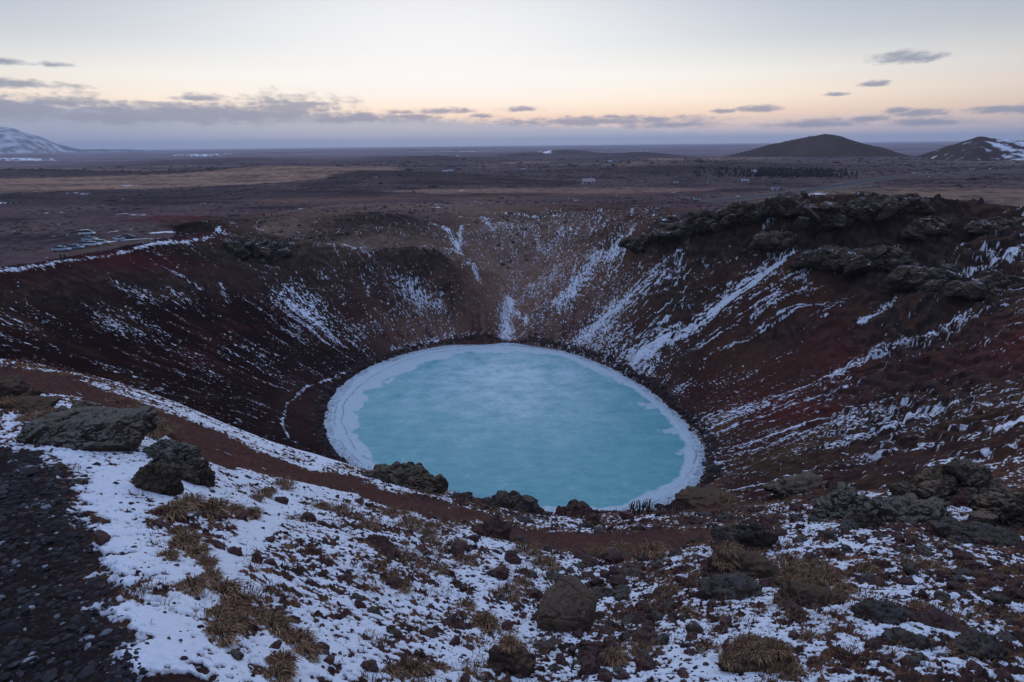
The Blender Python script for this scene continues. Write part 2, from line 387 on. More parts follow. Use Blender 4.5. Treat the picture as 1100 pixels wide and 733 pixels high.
for (px, py, rx, ry, a, cc) in [(960,395,130,30,.95,RED),(1060,370,70,25,.8,RED),(860,440,90,22,.7,RED),(700,480,70,25,.0,RED),(150,283,150,16,.85,(.075,.024,.026)),(60,300,90,14,.7,(.07,.024,.026)),
        (215,258,40,7,.8,(.075,.026,.03)),(325,435,38,42,.95,(.044,.026,.025)),(300,280,90,25,.5,(.06,.05,.04)),(600,262,70,34,.9,(.19,.125,.09)),(560,330,45,40,.6,(.16,.105,.075)),(530,250,60,26,.85,(.20,.135,.10)),(440,262,60,14,.8,(.21,.145,.105)),
        (470,290,60,16,.8,(.13,.095,.07)),(340,285,70,10,.5,(.13,.095,.07)),(410,240,55,14,.75,(.050,.036,.032)),(455,302,46,18,.9,(.022,.018,.018)),(400,325,50,20,.6,(.030,.018,.018)),(690,262,40,14,.6,(.05,.034,.028)),(380,264,50,9,.8,(.22,.155,.115)),(295,250,45,9,.9,(.24,.17,.125)),(350,272,70,8,.8,(.20,.14,.105)),
        (860,300,60,22,.7,GRASS),(800,390,60,30,.5,GRASS),(830,500,60,14,.5,MOSS),(880,255,60,18,.7,(.040,.036,.034)),(1000,235,70,14,.6,(.042,.038,.036)),(840,235,60,14,.7,(.036,.033,.034)),(280,275,45,18,.8,(.026,.024,.026)),(220,300,80,12,.6,(.026,.024,.026))]:
    tint(i, cc, a*blob(x, y, px, py, rx, ry)*(.75+.8*np.clip(iso+mid,-.4,.5)))
# rocky bands: torn ledges under the rim
rk = np.zeros(len(i))
for (px, py, rx, ry, a) in [(880,245,110,28,1.),(1010,238,90,26,.9),(780,262,70,22,.8),(960,290,120,26,.5),(1070,300,70,26,.5),(730,240,30,8,.9),(270,272,55,20,1.),(200,305,110,12,.6),(40,320,70,16,.5),(410,238,60,16,.6),(450,300,45,18,.7),(340,300,60,20,.5),(840,360,45,14,.6),(1000,420,40,10,.3),(640,260,40,10,.5)]:
    rk += a*blob(x, y, px, py, rx, ry)
rk = np.clip(rk, 0, 1)
led = ridge(arc/9, rh_/5+.3*mid, 6, 60, .6); ledg = ridge(arc/14+.4*mid, gz[i]/3.2+.5*big, 4, 63, .6)
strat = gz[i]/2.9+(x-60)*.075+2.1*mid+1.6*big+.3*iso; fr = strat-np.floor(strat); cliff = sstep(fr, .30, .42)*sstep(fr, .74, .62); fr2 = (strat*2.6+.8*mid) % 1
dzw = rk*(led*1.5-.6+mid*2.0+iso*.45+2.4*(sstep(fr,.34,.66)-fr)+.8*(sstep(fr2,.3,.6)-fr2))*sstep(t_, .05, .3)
for (px, py, rx, ry, h) in [(455,300,48,18,4.5),(405,325,50,18,2.5),(565,275,45,22,-3.5),(545,335,12,25,-2.2),(640,300,22,45,3.0),(330,300,50,18,2.5),(410,243,50,12,3.5),(600,250,40,10,1.5),(500,262,30,10,-2.),(700,300,26,40,1.5),(250,300,40,18,2.),(870,345,60,18,2.5),(990,330,70,20,2.5)]: dzw += h*blob(x, y, px, py, rx, ry)
dzw += 6.5*strip(x, y, [(340,285),(440,300),(485,318),(528,348)], 9)+4.0*strip(x, y, [(650,262),(610,300),(580,350)], 8)-4.5*strip(x, y, [(545,352),(556,315),(562,290),(520,255)], 9)-2.0*strip(x, y, [(500,262),(485,240),(460,232)], 7)
tint(i, (.020,.015,.015), .8*strip(x, y, [(400,304),(455,312),(500,332)], 6)*(.7+mid)); tint(i, (.20,.135,.10), .7*strip(x, y, [(556,320),(562,290),(525,258)], 14))
dzw += farr*(mid*1.6+iso*.5)*sstep(t_, .05, .25)
dzw += (s1*.35+iso*.22+big*1.3+mid*.4)*sstep(t_, 0, .15)*(1-.4*left)
dzw += (.5-np.abs(s1))*.25*right
dz[i] += dzw*sstep(np.where(gr[i] < 60, 40, gr[i]), 14, 40)*np.where(gr[i]<40, sstep(t_, .98, .9), 1)
tint(i, (.052,.042,.036), rk*sstep(led+.6*ledg, -.2, .7)*.85); tint(i, (.085,.072,.062), rk*sstep(led+iso, .45, 1.0)*.7); tint(i, (.085,.050,.028), rk*(1-cliff)*sstep(mid+.5*iso, -.1, .4)*.7); tint(i, (.026,.022,.022), rk*cliff*.75); tint(i, (.013,.011,.012), rk*sstep(led+.6*ledg, .0, -.6)*.8)  # led tints paint relief shading into the rock: pale ledges, dark crevices
mac = -.60+.14*right+.20*farr+.02*left
sn = np.full(len(i), 0.)+mac
for (pts, w, a) in [([(842,280),(790,315),(730,355),(685,385)],3.0,.56),([(728,283),(680,315),(625,362)],4.0,.52),([(672,262),(640,290),(600,335)],3.2,.45),([(770,330),(700,395)],2.5,.3),([(870,305),(800,345)],2.0,.45),
        ([(1025,350),(960,372),(905,402)],2.2,.75),([(955,335),(925,350)],1.4,.7),([(1015,372),(950,395)],1.6,.5),([(1068,425),(960,455),(900,478)],1.6,.6),([(1100,455),(1000,478),(920,495)],1.3,.6),([(920,445),(830,475),(770,500)],2.4,.35),
        ([(900,410),(800,440),(750,460)],2.6,.30),([(1100,500),(1010,505)],1.2,.5),([(1090,405),(1000,430),(930,450)],1.6,.45),([(1060,275),(1100,285)],1.5,.6),([(1040,295),(1100,310)],2,.4),([(800,400),(730,420)],3.0,.3),
        ([(548,310),(541,332),(545,356)],2.6,.8),([(556,318),(566,352)],.8,.6),([(496,240),(490,262),(500,275)],1.2,.7),([(455,238),(490,255)],1.6,.5),([(505,285),(515,305)],1.4,.4),([(525,228),(600,232)],1.6,.5),
        ([(310,318),(370,365)],6,.28),([(430,318),(470,335)],3,.35),([(140,308),(160,322)],2,.5),([(237,310),(245,325)],.9,.7),([(180,310),(205,325)],2.4,.3),([(120,345),(210,385)],4.5,.22),([(290,320),(340,345)],5,.22),([(250,370),(320,420)],6,.15),
        ([(372,400),(330,415),(308,435),(303,455),(310,470)],.35,.8),([(0,292),(80,280),(160,264),(235,246)],.9,.75),([(235,246),(290,231),(330,222)],.8,.35),([(190,296),(215,312)],1,.45),([(365,268),(390,275)],1.2,.5),([(340,262),(420,285),(500,262)],.7,.35),([(485,222),(505,225)],1,.3),
        ([(560,360),(480,362),(420,375)],1.2,.35),([(300,338),(350,352)],6,.12),([(560,255),(640,262)],3,.15),([(600,300),(560,345)],4,.1),([(650,370),(720,410)],4,.2),([(640,350),(700,375)],5,.25)]:
    sn += a*strip(x, y, pts, w)*(1+.9*s2)
for (px, py, rx, ry, a) in [(560,240,70,20,.14),(600,310,50,40,.12),(330,330,50,30,.16),(420,350,60,25,.12),(780,350,90,50,.10),(830,470,120,30,.16),(960,460,120,30,.12),(1000,300,80,30,.05),(1040,270,50,12,.2),(930,219,7,3,1.2),(965,345,20,6,.15),(330,440,34,34,-.5),(960,395,80,14,-.25),(130,285,160,9,-.3),(60,300,90,10,-.3)]:
    sn += a*blob(x, y, px, py, rx, ry)
sn += s1*.75*(1-.6*farr)+s2*1.0*(1-.55*farr)+dots*(.95+.35*farr)+nb*.07
lg = fbm((arc+warpw*.5)/1.5, rh_/45, 3, 171, .55); lgB = fbm((ac_+warpw*.5)/1.6, al_/45, 3, 172, .55); lg = lg*(1-wB)+lgB*wB; lg = lg/lg.std()
sn += right*(1-.5*farr)*sstep(t_, .02, .2)*(.60*sstep(lg, .6, 1.6)-.13)*(1-.6*rk)
sn -= rk*.22
snow[i] = sn*.55
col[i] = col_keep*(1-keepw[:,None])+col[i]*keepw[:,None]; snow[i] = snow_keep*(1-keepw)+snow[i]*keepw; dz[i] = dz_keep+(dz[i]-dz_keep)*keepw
# shoreline stones and a low bank round the ice
rag = fbm(arc/3.2, rh_/3.2, 4, 66); band = np.exp(-((t_-.02-.02*rag)/.022)**2)
dz[i] += band*(.45+iso+1.2*rag)*.8; tint(i, (.05,.036,.034), band*.6)

# ---- near ground
NEAR = (gr < 48) & ~((gt < .80) & (gr > 16))
i = np.where(NEAR)[0]; x, y, r = gx[i], gy[i], gr[i]
fade = sstep(r, 48, 32)*np.where(gr[i] > 12, sstep(gt[i], .80, .93), 1)
wx = x+fbm(x/1.7, y/1.7, 2, 70)*.3; wy = y+fbm(x/1.7+9, y/1.7, 2, 71)*.3
cl1 = fbm(wx/1.0, wy/.8, 3, 72, .6); cl2 = fbm(wx/.24, wy/.20, 4, 75, .65); cl3 = fbm(x/.08, y/.065, 3, 78, .6)
clod = cl1*.36+cl2*.60+cl3*.62; clod = clod/clod.std()*.24
bias = np.zeros(len(i))+.02
PATH_PX = [(-260,470),(0,481),(45,487),(72,515),(90,560),(104,610),(128,665),(150,705),(162,735),(175,830),(-400,900)]
pq = hit(PATH_PX); jn = fbm(x/.5, y/.5, 4, 80)
dpath = dpoly(x, y, np.vstack([pq, pq[:1]])); pin = inpoly(x, y, pq); sdp = np.where(pin, -dpath, dpath)+jn*.35
pathm = sstep(sdp, .28, -.22)
TRAIL_PX = [(-60,396),(0,398),(60,402),(110,420),(150,430),(190,448),(230,462),(280,485),(330,503),(380,512),(425,530),(468,538),(517,550),(556,566),(620,572),(720,570),(786,565),
            (786,574),(720,594),(640,598),(556,585),(517,560),(468,556),(425,546),(380,530),(340,524),(290,514),(240,503),(205,490),(170,462),(130,445),(80,428),(0,420),(-60,420)]
tq = hit(TRAIL_PX); dtr = dpoly(x, y, np.vstack([tq, tq[:1]])); tin = inpoly(x, y, tq); sdt = np.where(tin, -dtr, dtr)+.03+jn*.45+.12*cl2
trm = sstep(sdt, .30, -.30)
for (px, py, rx, ry, a) in [(130,610,40,100,-.80),(60,492,70,16,-.60),(140,520,70,24,-.55),(230,548,90,25,-.05),(350,650,80,50,-.25),(290,640,40,50,.15),(330,590,90,30,.02),(430,600,60,40,.05),(560,690,120,40,.12),(470,690,60,40,-.05),(500,640,40,30,.10),
        (650,700,90,40,.05),(690,640,50,30,.0),(540,600,60,16,-.40),(590,557,50,9,-.5),(640,565,60,6,-.3),(60,385,90,7,-1.1),(200,434,60,9,-1.1),(120,405,60,7,-1.0),(270,470,55,9,-1.1),(340,500,45,8,-1.0),(420,526,40,6,-.7),(350,620,120,75,.42),(180,640,30,60,.12),(285,585,110,50,.22),(250,560,70,20,.15),(140,640,30,60,.15),(450,600,60,30,.10),(390,530,50,5,-.3),(700,556,60,4,-.3),(860,545,60,12,-.45),
        (940,620,180,110,-.22),(1040,690,70,30,-.40),(900,685,60,14,-.45),(1060,560,60,30,-.25),(760,600,50,14,-.3),(820,690,100,50,-.12),(230,600,40,60,.15),(190,700,50,40,-.35),(330,712,60,18,-.25),(420,660,50,30,-.10),(600,620,60,20,-.15),(720,690,60,30,-.08)]:
    bias += .42*a*blob(x, y, px, py, rx, ry)
exp_ = clod+bias+.05
pos = np.clip(exp_, 0, 1.2)
# stones set in the ground
def stones(sc, seed, keep):
    d, c_ = worley(x/sc, y/sc, seed); rad = .28+.22*((c_*7.3) % 1)
    return np.where(c_ < keep, np.sqrt(np.clip(1-(d/rad)**2, 0, 1))*rad, 0)*sc
st1 = stones(.34, 90, .30); st2 = stones(.15, 91, .45); st3 = stones(.06, 92, .55)
stz = np.maximum(np.maximum(st1*.35, st2*.55), st3*.8)
rough = (pos > 0)
dzn = fbm(x/3.5, y/3.5, 3, 95)*.22*sstep(r, 2, 6)+np.minimum(pos, .45)*.11+np.where(rough, stz*.9, stz*.5*sstep(exp_, -.25, 0))+cl3*.02*rough
dzn = dzn*(1-pathm)*(1-trm*.75)
grit = fbm(x/.06, y/.05, 3, 97); d5, c5 = worley(x/.075, y/.06, 98); d6, c6 = worley(x/.032, y/.028, 99)
chips = np.clip(.42-d5, 0, 1)*.06*(c5 < .6)+np.clip(.45-d6, 0, 1)*.03
dzn += pathm*(fbm(x/.9, y/.9, 4, 100)*.09+chips*1.0+grit*.012-.02)
dzn += trm*(-.05+fbm(x/.5, y/.5, 4, 101)*.09+chips*.9)
dz[i] = dz[i]*(1-fade)+dzn*fade
cn = np.zeros((len(i),3)); cn[:] = SOIL
def tn(c, w): 
    global cn
    w = np.clip(w, 0, 1)[:,None]; cn = cn*(1-w)+np.array(c)*w
hue = fbm(x/.8, y/.8, 4, 103)
tn((.085,.038,.030), sstep(hue, .0, .4)*.7); tn((.19,.115,.06), sstep(cl2+hue*.6+.1, .0, .4)*.7)
tn((.050,.036,.034), (stz > .008)*.8); tn((.085,.04,.038), (st2 > .01)*(hue > .1)*.6)
tn((.026,.021,.021), pathm); tn((.062,.050,.046), pathm*sstep(chips, .012, .03)*.8)
tn((.072,.042,.036), trm*.9); tn((.11,.075,.062), trm*sstep(fbm(x/.09, y/.08, 3, 107), .1, .4)*.7); tn((.040,.028,.026), trm*sstep(cl2, .05, .4)*.8); tn((.10,.065,.045), trm*sstep(hue, .2, .5)*.5)
tn((.14,.092,.05), sstep(sdt, .9, .25)*sstep(sdt, -.05, .2)*sstep(hue+cl2, -.1, .3)*.7)
sn = -exp_*1.1-np.where(stz > .008, .5, 0)*sstep(exp_, -.75, -.2)
sn = sn*(1-pathm)+pathm*(-.50+.50*fbm(x/.25, y/.2, 3, 105)+.45*fbm(x/.05, y/.04, 2, 106)); sn = sn*(1-trm)+trm*(-.48+.8*cl2+.6*cl1)
w = fade[:,None]; col[i] = col[i]*(1-w)+cn*w; snow[i] = snow[i]*(1-fade)+sn*fade
gz += dz
warm_ = np.where(((gt < 1.02) | (gr < 48))[:,None], np.array((1.24,1.03,.97)), np.array((1.12,1.02,.99))); col *= warm_
np.clip(col, .008, .6, out=col)
snowd = np.clip(snow, -.2, .25)
gz += np.where(NEAR & (snow > 0), np.clip(snow, 0, .2)*.12, 0)

# ---- faces, sorted into the setting's pieces
rr_, cc_ = np.meshgrid(np.arange(NR-1), np.arange(NC), indexing='ij')
a = (rr_*NC+cc_).ravel(); b = (rr_*NC+(cc_+1) % NC).ravel(); F = np.stack([a, b, b+NC, a+NC], 1)[:, ::-1]
pm = np.zeros(len(gx)); pm[i] = pathm; tm = np.zeros(len(gx)); tm[i] = trm
fm = F[:,0]
reg = np.zeros(len(F), int)
reg[(gt[fm] < 1.0) & ~NEAR[fm]] = 1
road_m = np.zeros(len(gx), bool); k = np.where((gr > 250) & (gr < 3500) & (gy > 0))[0]
rq = hit([(770,216),(830,210),(872,204),(905,199),(935,194),(970,190),(1020,187),(1070,185),(1150,181)]); jr = dpoly(gx[k], gy[k], rq)
kk = k[jr < 4.2]; road_m[kk] = True; col[kk] = (.10,.094,.098); snow[kk] = -.5; k2 = k[(jr >= 4.2) & (jr < 9)]; col[k2] = col[k2]*.5+np.array((.19,.14,.10))*.5
reg[road_m[fm]] = 4
reg[pm[fm] > .5] = 2; reg[tm[fm] > .5] = 3
def mesh_np(name, V, Fq, attrs=None, smooth=True):
    me = bpy.data.meshes.new(name); n = Fq.shape[1]
    me.vertices.add(len(V)); me.vertices.foreach_set('co', np.ascontiguousarray(V, np.float32).ravel())
    me.loops.add(Fq.size); me.loops.foreach_set('vertex_index', np.ascontiguousarray(Fq, np.int32).ravel())
    me.polygons.add(len(Fq)); me.polygons.foreach_set('loop_start', np.arange(0, Fq.size, n, dtype=np.int32)); me.polygons.foreach_set('loop_total', np.full(len(Fq), n, np.int32))
    me.polygons.foreach_set('use_smooth', np.full(len(Fq), smooth))
    for k, v in (attrs or {}).items():
        if v.ndim == 1:
            at = me.attributes.new(k, 'FLOAT', 'POINT'); at.data.foreach_set('value', v.astype(np.float32))
        else:
            at = me.attributes.new(k, 'FLOAT_COLOR', 'POINT'); at.data.foreach_set('color', np.concatenate([v, np.ones((len(v),1))], 1).astype(np.float32).ravel())
    me.update(calc_edges=True); me.validate(); return me
def link(name, me, mat=None, parent=None, **props):
    o = bpy.data.objects.new(name, me); scene.collection.objects.link(o)
    if mat is not None and me is not None and not me.materials: me.materials.append(mat)
    if parent is not None: o.parent = parent
    for k, v in props.items(): o[k] = v
    return o

# ------------------------------------------------------------------ materials
def new_mat(name):
    m = bpy.data.materials.new(name); m.use_nodes = True; return m, NT(m.node_tree)
def finish(N, colr, rough=.9, bump=None, bs=.3, bd=.05, spec=.25, **kw):
    p = N.n('ShaderNodeBsdfPrincipled'); N.put(p.inputs['Base Color'], colr); N.put(p.inputs['Roughness'], rough); N.put(p.inputs['Specular IOR Level'], spec)
    for k, v in kw.items(): N.put(p.inputs[k.replace('_',' ')], v)
    if bump is not None:
        b = N.n('ShaderNodeBump'); b.inputs['Strength'].default_value = bs; b.inputs['Distance'].default_value = bd; N.put(b.inputs['Height'], bump); N.t.links.new(b.outputs[0], p.inputs['Normal'])
    o = N.n('ShaderNodeOutputMaterial'); N.t.links.new(p.outputs[0], o.inputs[0]); return p
def ground_material():
    m, N = new_mat("ground"); geo = N.n('ShaderNodeNewGeometry'); P = geo.outputs['Position']
    nf = N.noise(P, 1.3, 9, .68); ng = N.noise(P, 17, 5, .65)
    s = N.m('ADD', N.attr('snow'), N.m('MULTIPLY', N.m('SUBTRACT', N.m('ADD', N.m('MULTIPLY', nf, .6), N.m('MULTIPLY', ng, .4)), .5), .9))
    mask = N.ss(s, -.05, .07)
    v = N.m('ADD', .35, N.m('MULTIPLY', N.m('ADD', nf, ng), .68))
    soil = N.mix(1.0, N.attr('col', 0), N.n('ShaderNodeCombineXYZ').outputs[0], 'MULTIPLY')
    cx = soil.node.inputs[7].links[0].from_node
    for k in range(3): N.put(cx.inputs[k], v)
    sc = N.mix(ng, (.62,.65,.70,1), (.84,.86,.90,1))
    sc = N.mix(N.ss(s, .30, .02), sc, (.50,.48,.50,1))
    finish(N, N.mix(mask, soil, sc), N.m('SUBTRACT', .95, N.m('MULTIPLY', mask, .3)), N.m('ADD', ng, N.m('MULTIPLY', nf, .8)), .6, .05, N.m('MULTIPLY', mask, .15))
    return m
MG = ground_material()
V = np.stack([gx, gy, gz], 1)
for k, nm in ((0,'ground'),(1,'crater_slope'),(2,'gravel_path'),(3,'footpath'),(4,'road')):
    f = F[reg == k]; u, inv = np.unique(f, return_inverse=True)
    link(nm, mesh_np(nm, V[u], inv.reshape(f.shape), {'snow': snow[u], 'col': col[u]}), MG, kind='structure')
def gnd(x, y):
    """height of the finished ground sheet"""
    r = math.hypot(x, y); a = math.atan2(x, y) % (2*math.pi)
    th = np.where(TH < 0, TH+2*math.pi, TH); j = int(np.argmin(np.abs((th-a+math.pi) % (2*math.pi)-math.pi))); k = min(int(np.searchsorted(RR, r)), NR-1)
    return float(gz[k*NC+j])
THN = int(1180*QUAL)
def gnd_v(x, y):
    r = np.hypot(x, y); a = np.arctan2(x, y); j = np.clip(np.round((a+R(50))/R(100)*(THN-1)), 0, THN-1).astype(int)
    k = np.clip(np.searchsorted(RR, r), 0, NR-1); return gz[k*NC+j], snow[k*NC+j]

# ------------------------------------------------------------------ frozen lake
na, nr_ = 760, 300
pa = np.linspace(-np.pi, np.pi, na, endpoint=False); uu = np.linspace(0, 1.035, nr_)[1:]
lx = (LC[0]+uu[:,None]*(LAKE_R(pa)*np.cos(pa))[None,:]).ravel(); ly = (LC[1]+uu[:,None]*(LAKE_R(pa)*np.sin(pa))[None,:]).ravel(); ul = np.repeat(uu, na); pl = np.tile(pa, nr_-1)
lx = np.append(lx, LC[0]); ly = np.append(ly, LC[1]); ul = np.append(ul, 0); pl = np.append(pl, 0)
wob = fbm(lx/9, ly/9, 4, 200); wob2 = fbm(lx/3, ly/3, 3, 203); scal = fbm(lx/4, ly/4, 2, 207)
shelfw = .10+.085*np.cos(pl-R(150))**2*(np.cos(pl-R(150)) > 0)+.03*np.clip(np.cos(pl-R(95)), 0, 1)
lob = 1-shelfw*(1+.55*wob)-.012*np.abs(wob2)
shelf = sstep(ul-lob, -.006, .008)
crack = np.exp(-((ul-(.948+.016*wob+.008*wob2))/.005)**2)*np.clip(.6+1.5*wob, 0, 1)+.8*np.exp(-((ul-(.905+.02*wob+.006*wob2))/.0035)**2)*(np.cos(pl-R(160)) > .2)
rimw = sstep(ul+.010*wob2, .955, .965)
fro = fbm(lx/7, ly/5, 5, 210)+.5*fbm(lx/1.6, ly/1.2, 4, 213)
frost = np.clip(.52+.75*fro, 0, 1)*np.exp(-(((lx-LC[0]+2)/36)**2+((ly-LC[1]-22)/34)**2))*1.1+np.clip(fro, 0, 1)*.12
for (px, py, rx, ry) in [(545,440,40,14),(480,395,60,10),(560,400,70,8),(430,430,40,10)]:
    q = on_plane([(px,py),(px+rx,py),(px,py-ry)], 0); frost += np.exp(-(((lx-q[0,0])/(q[1,0]-q[0,0]))**2+((ly-q[0,1])/(q[2,1]-q[0,1]))**2))*.22*(.6+fro)
for (px, py, s_) in [(722,463,1.6),(735,485,1.2),(640,393,2.4),(655,402,2.2),(675,410,2.0),(700,436,1.6)]:
    q = on_plane([(px,py)], 0)[0]; d = np.hypot((lx-q[0])/1.4, ly-q[1])+wob2*2.2+wob*1.2; shelf = np.maximum(shelf, sstep(d, s_+.15, s_-.1)*.8)
cells_d, cells_c = worley(lx/2.6+wob*.8, ly/2.2+wob2*.5, 230); plate = (ul > .80)*sstep(fbm(lx/5, ly/5, 3, 240), -.1, .25)
crack = np.maximum(crack, plate*sstep(ul, .80, .9)*.55*sstep(np.abs(perlin(lx/2.1+wob, ly/1.7, 251)), .05, .01))
rimw = rimw*np.clip(.75+.9*wob2+.5*wob, .2, 1)
lz = .02*wob+shelf*.05+rimw*(.05+.10*np.abs(wob2))-crack*.02
q_ = np.arange((nr_-2)*na); nxt = (q_//na)*na+(q_+1) % na
LF = np.stack([q_, nxt, nxt+na, q_+na], 1)[:, ::-1]; k = np.arange(na); cap = np.stack([np.full(na, len(lx)-1), k, (k+1) % na, (k+1) % na], 1)
lme = bpy.data.meshes.new('lake')
lme.from_pydata(np.stack([lx, ly, lz], 1).tolist(), [], LF[:, ::-1].tolist()+[[int(v) for v in f[:3]] for f in cap])
for p in lme.polygons: p.use_smooth = True
frac = np.clip(np.exp(-(perlin(lx/13+.5*wob, ly/10, 261)/.018)**2)+.8*np.exp(-(perlin(lx/6+wob*.6, ly/5, 263)/.022)**2)+.5*np.exp(-(perlin(lx/2.6+wob, ly/2.2, 265)/.03)**2)*sstep(ul, .5, .9), 0, 1)*np.clip(.5+1.2*fro, .1, 1)
for nm, v in (('frac', frac), ('shelf', shelf), ('crack', crack), ('rimw', rimw), ('frost', frost), ('u', ul)):
    at = lme.attributes.new(nm, 'FLOAT', 'POINT'); at.data.foreach_set('value', v.astype(np.float32))
m, N = new_mat('ice'); P = N.n('ShaderNodeNewGeometry').outputs['Position']
mp = N.n('ShaderNodeMapping'); N.t.links.new(P, mp.inputs[0]); mp.inputs['Scale'].default_value = (1, 1.6, 1)
n1 = N.noise(mp.outputs[0], .25, 7, .62); n2 = N.noise(mp.outputs[0], 2.2, 5, .6); n3 = N.noise(P, 1.1, 8, .75)
tq_ = N.mix(N.ss(n1, .3, .7), (.088,.335,.350,1), (.145,.415,.415,1))
cI = N.mix(N.m('MULTIPLY', N.attr('frost'), N.m('ADD', .55, N.m('MULTIPLY', n2, .8)), clamp=True), tq_, (.47,.64,.665,1))
cI = N.mix(N.m('MULTIPLY', N.attr('frac'), .45), cI, (.45,.56,.58,1)); cI = N.mix(N.m('MULTIPLY', N.ss(n3, .54, .68), N.m('ADD', .12, N.m('MULTIPLY', N.attr('frost'), .5))), cI, (.56,.64,.66,1)); cI = N.mix(N.m('MULTIPLY', N.ss(n3, .46, .32), .22), cI, (.05,.19,.22,1))
cI = N.mix(N.m('MULTIPLY', N.attr('shelf'), N.m('SUBTRACT', .95, N.m('MULTIPLY', N.ss(n3, .5, .3), .5))), cI, N.mix(n2, (.44,.54,.57,1), (.62,.68,.70,1)))
cI = N.mix(N.m('MULTIPLY', N.m('MULTIPLY', N.attr('rimw'), N.ss(n2, .30, .50)), .95), cI, N.mix(N.ss(n3, .38, .62), (.12,.13,.15,1), (.52,.56,.60,1)))
cI = N.mix(N.m('MULTIPLY', N.attr('crack'), N.m('MULTIPLY', N.ss(n1, .35, .55), .85)), cI, (.07,.12,.16,1))
finish(N, cI, N.m('ADD', .38, N.m('MULTIPLY', N.attr('shelf'), .25)), n2, .25, .05, .25)
link('lake', lme, m, kind='structure')

# ------------------------------------------------------------------ hills on the skyline
def hill_mesh(prof, dist, depth, amp, colr, snowb, seed, nu=220, nv=90):
    px = np.array([p[0] for p in prof], float); hh = np.array([p[1] for p in prof], float)
    us = np.linspace(px[0], px[-1], nu); hs = np.interp(us, px, hh)
    ker = np.hanning(13); ker /= ker.sum(); hs = np.convolve(np.pad(hs, 6, mode='edge'), ker, 'valid')
    d = px_dir(us, np.full(nu, 150.)); a = np.arctan2(d[:,0], d[:,1]); vs = np.linspace(-1, 1, nv)
    A, Vv = np.meshgrid(a, vs, indexing='ij'); H = np.repeat(hs[:,None], nv, 1)
    w = np.clip(H/H.max(), .25, 1); D = dist+Vv*depth*w
    hx = D*np.sin(A); hy = D*np.cos(A); dep = D*np.cos(A)
    n = fbm(hx/(depth*.5), hy/(depth*.5), 5, seed); n2 = fbm(hx/(depth*.08), hy/(depth*.08), 5, seed+5)
    prof_v = (1-Vv**2)**1.3
    hz_ = PLAIN-3+(H+PLAIN_DROP(dist))*dep/FX*prof_v*(1+.25*n*np.sign(np.abs(Vv)))+amp*n2*prof_v
    c = np.array(colr)[None,:]*(1+.35*n2.ravel()[:,None]+.3*n.ravel()[:,None]); s = snowb(A, Vv, H/H.max(), n, n2).ravel()
    k = np.arange((nu-1)*(nv-1)); i = (k//(nv-1))*nv+k % (nv-1)
    return mesh_np('hill', np.stack([hx.ravel(), hy.ravel(), hz_.ravel()], 1), np.stack([i, i+nv, i+nv+1, i+1], 1), {'col': np.clip(c, .01, .6), 'snow': s*.5})
def PLAIN_DROP(dist): return (CAMZ-PLAIN)/dist*FX*.0
link('hill', hill_mesh([(772,0),(800,6),(830,13),(850,17.5),(868,20.5),(885,21.5),(903,20),(925,14.5),(955,8),(990,0)], 1500, 190, 1.4, (.085,.056,.050), lambda A,V_,H,n,n2: -.85+.3*n2+.2*n+.45*(H<.25), 300), MG, kind='structure')
link('hill', hill_mesh([(975,0),(1000,7),(1022,15),(1038,19.5),(1050,23),(1057,23),(1067,20.5),(1100,20),(1150,19),(1220,14),(1320,0)], 1350, 210, 1.6, (.075,.052,.048),
     lambda A,V_,H,n,n2: -.56+.50*sstep(A+.02*n, R(36.6), R(38.2))+1.5*n2+.4*n, 320), MG, kind='structure')
link('mountain', hill_mesh([(-420,0),(-260,26),(-120,34),(-60,32),(-20,27),(0,24),(18,22),(30,18),(40,16.5),(55,11),(70,6),(84,2.6),(96,2.2),(104,3.2),(120,2.4),(132,2.8),(150,1.5),(190,0)], 9000, 1500, 14, (.11,.115,.13),
     lambda A,V_,H,n,n2: -.20+.9*n2+.5*n+.35*H, 340), MG, kind='structure')

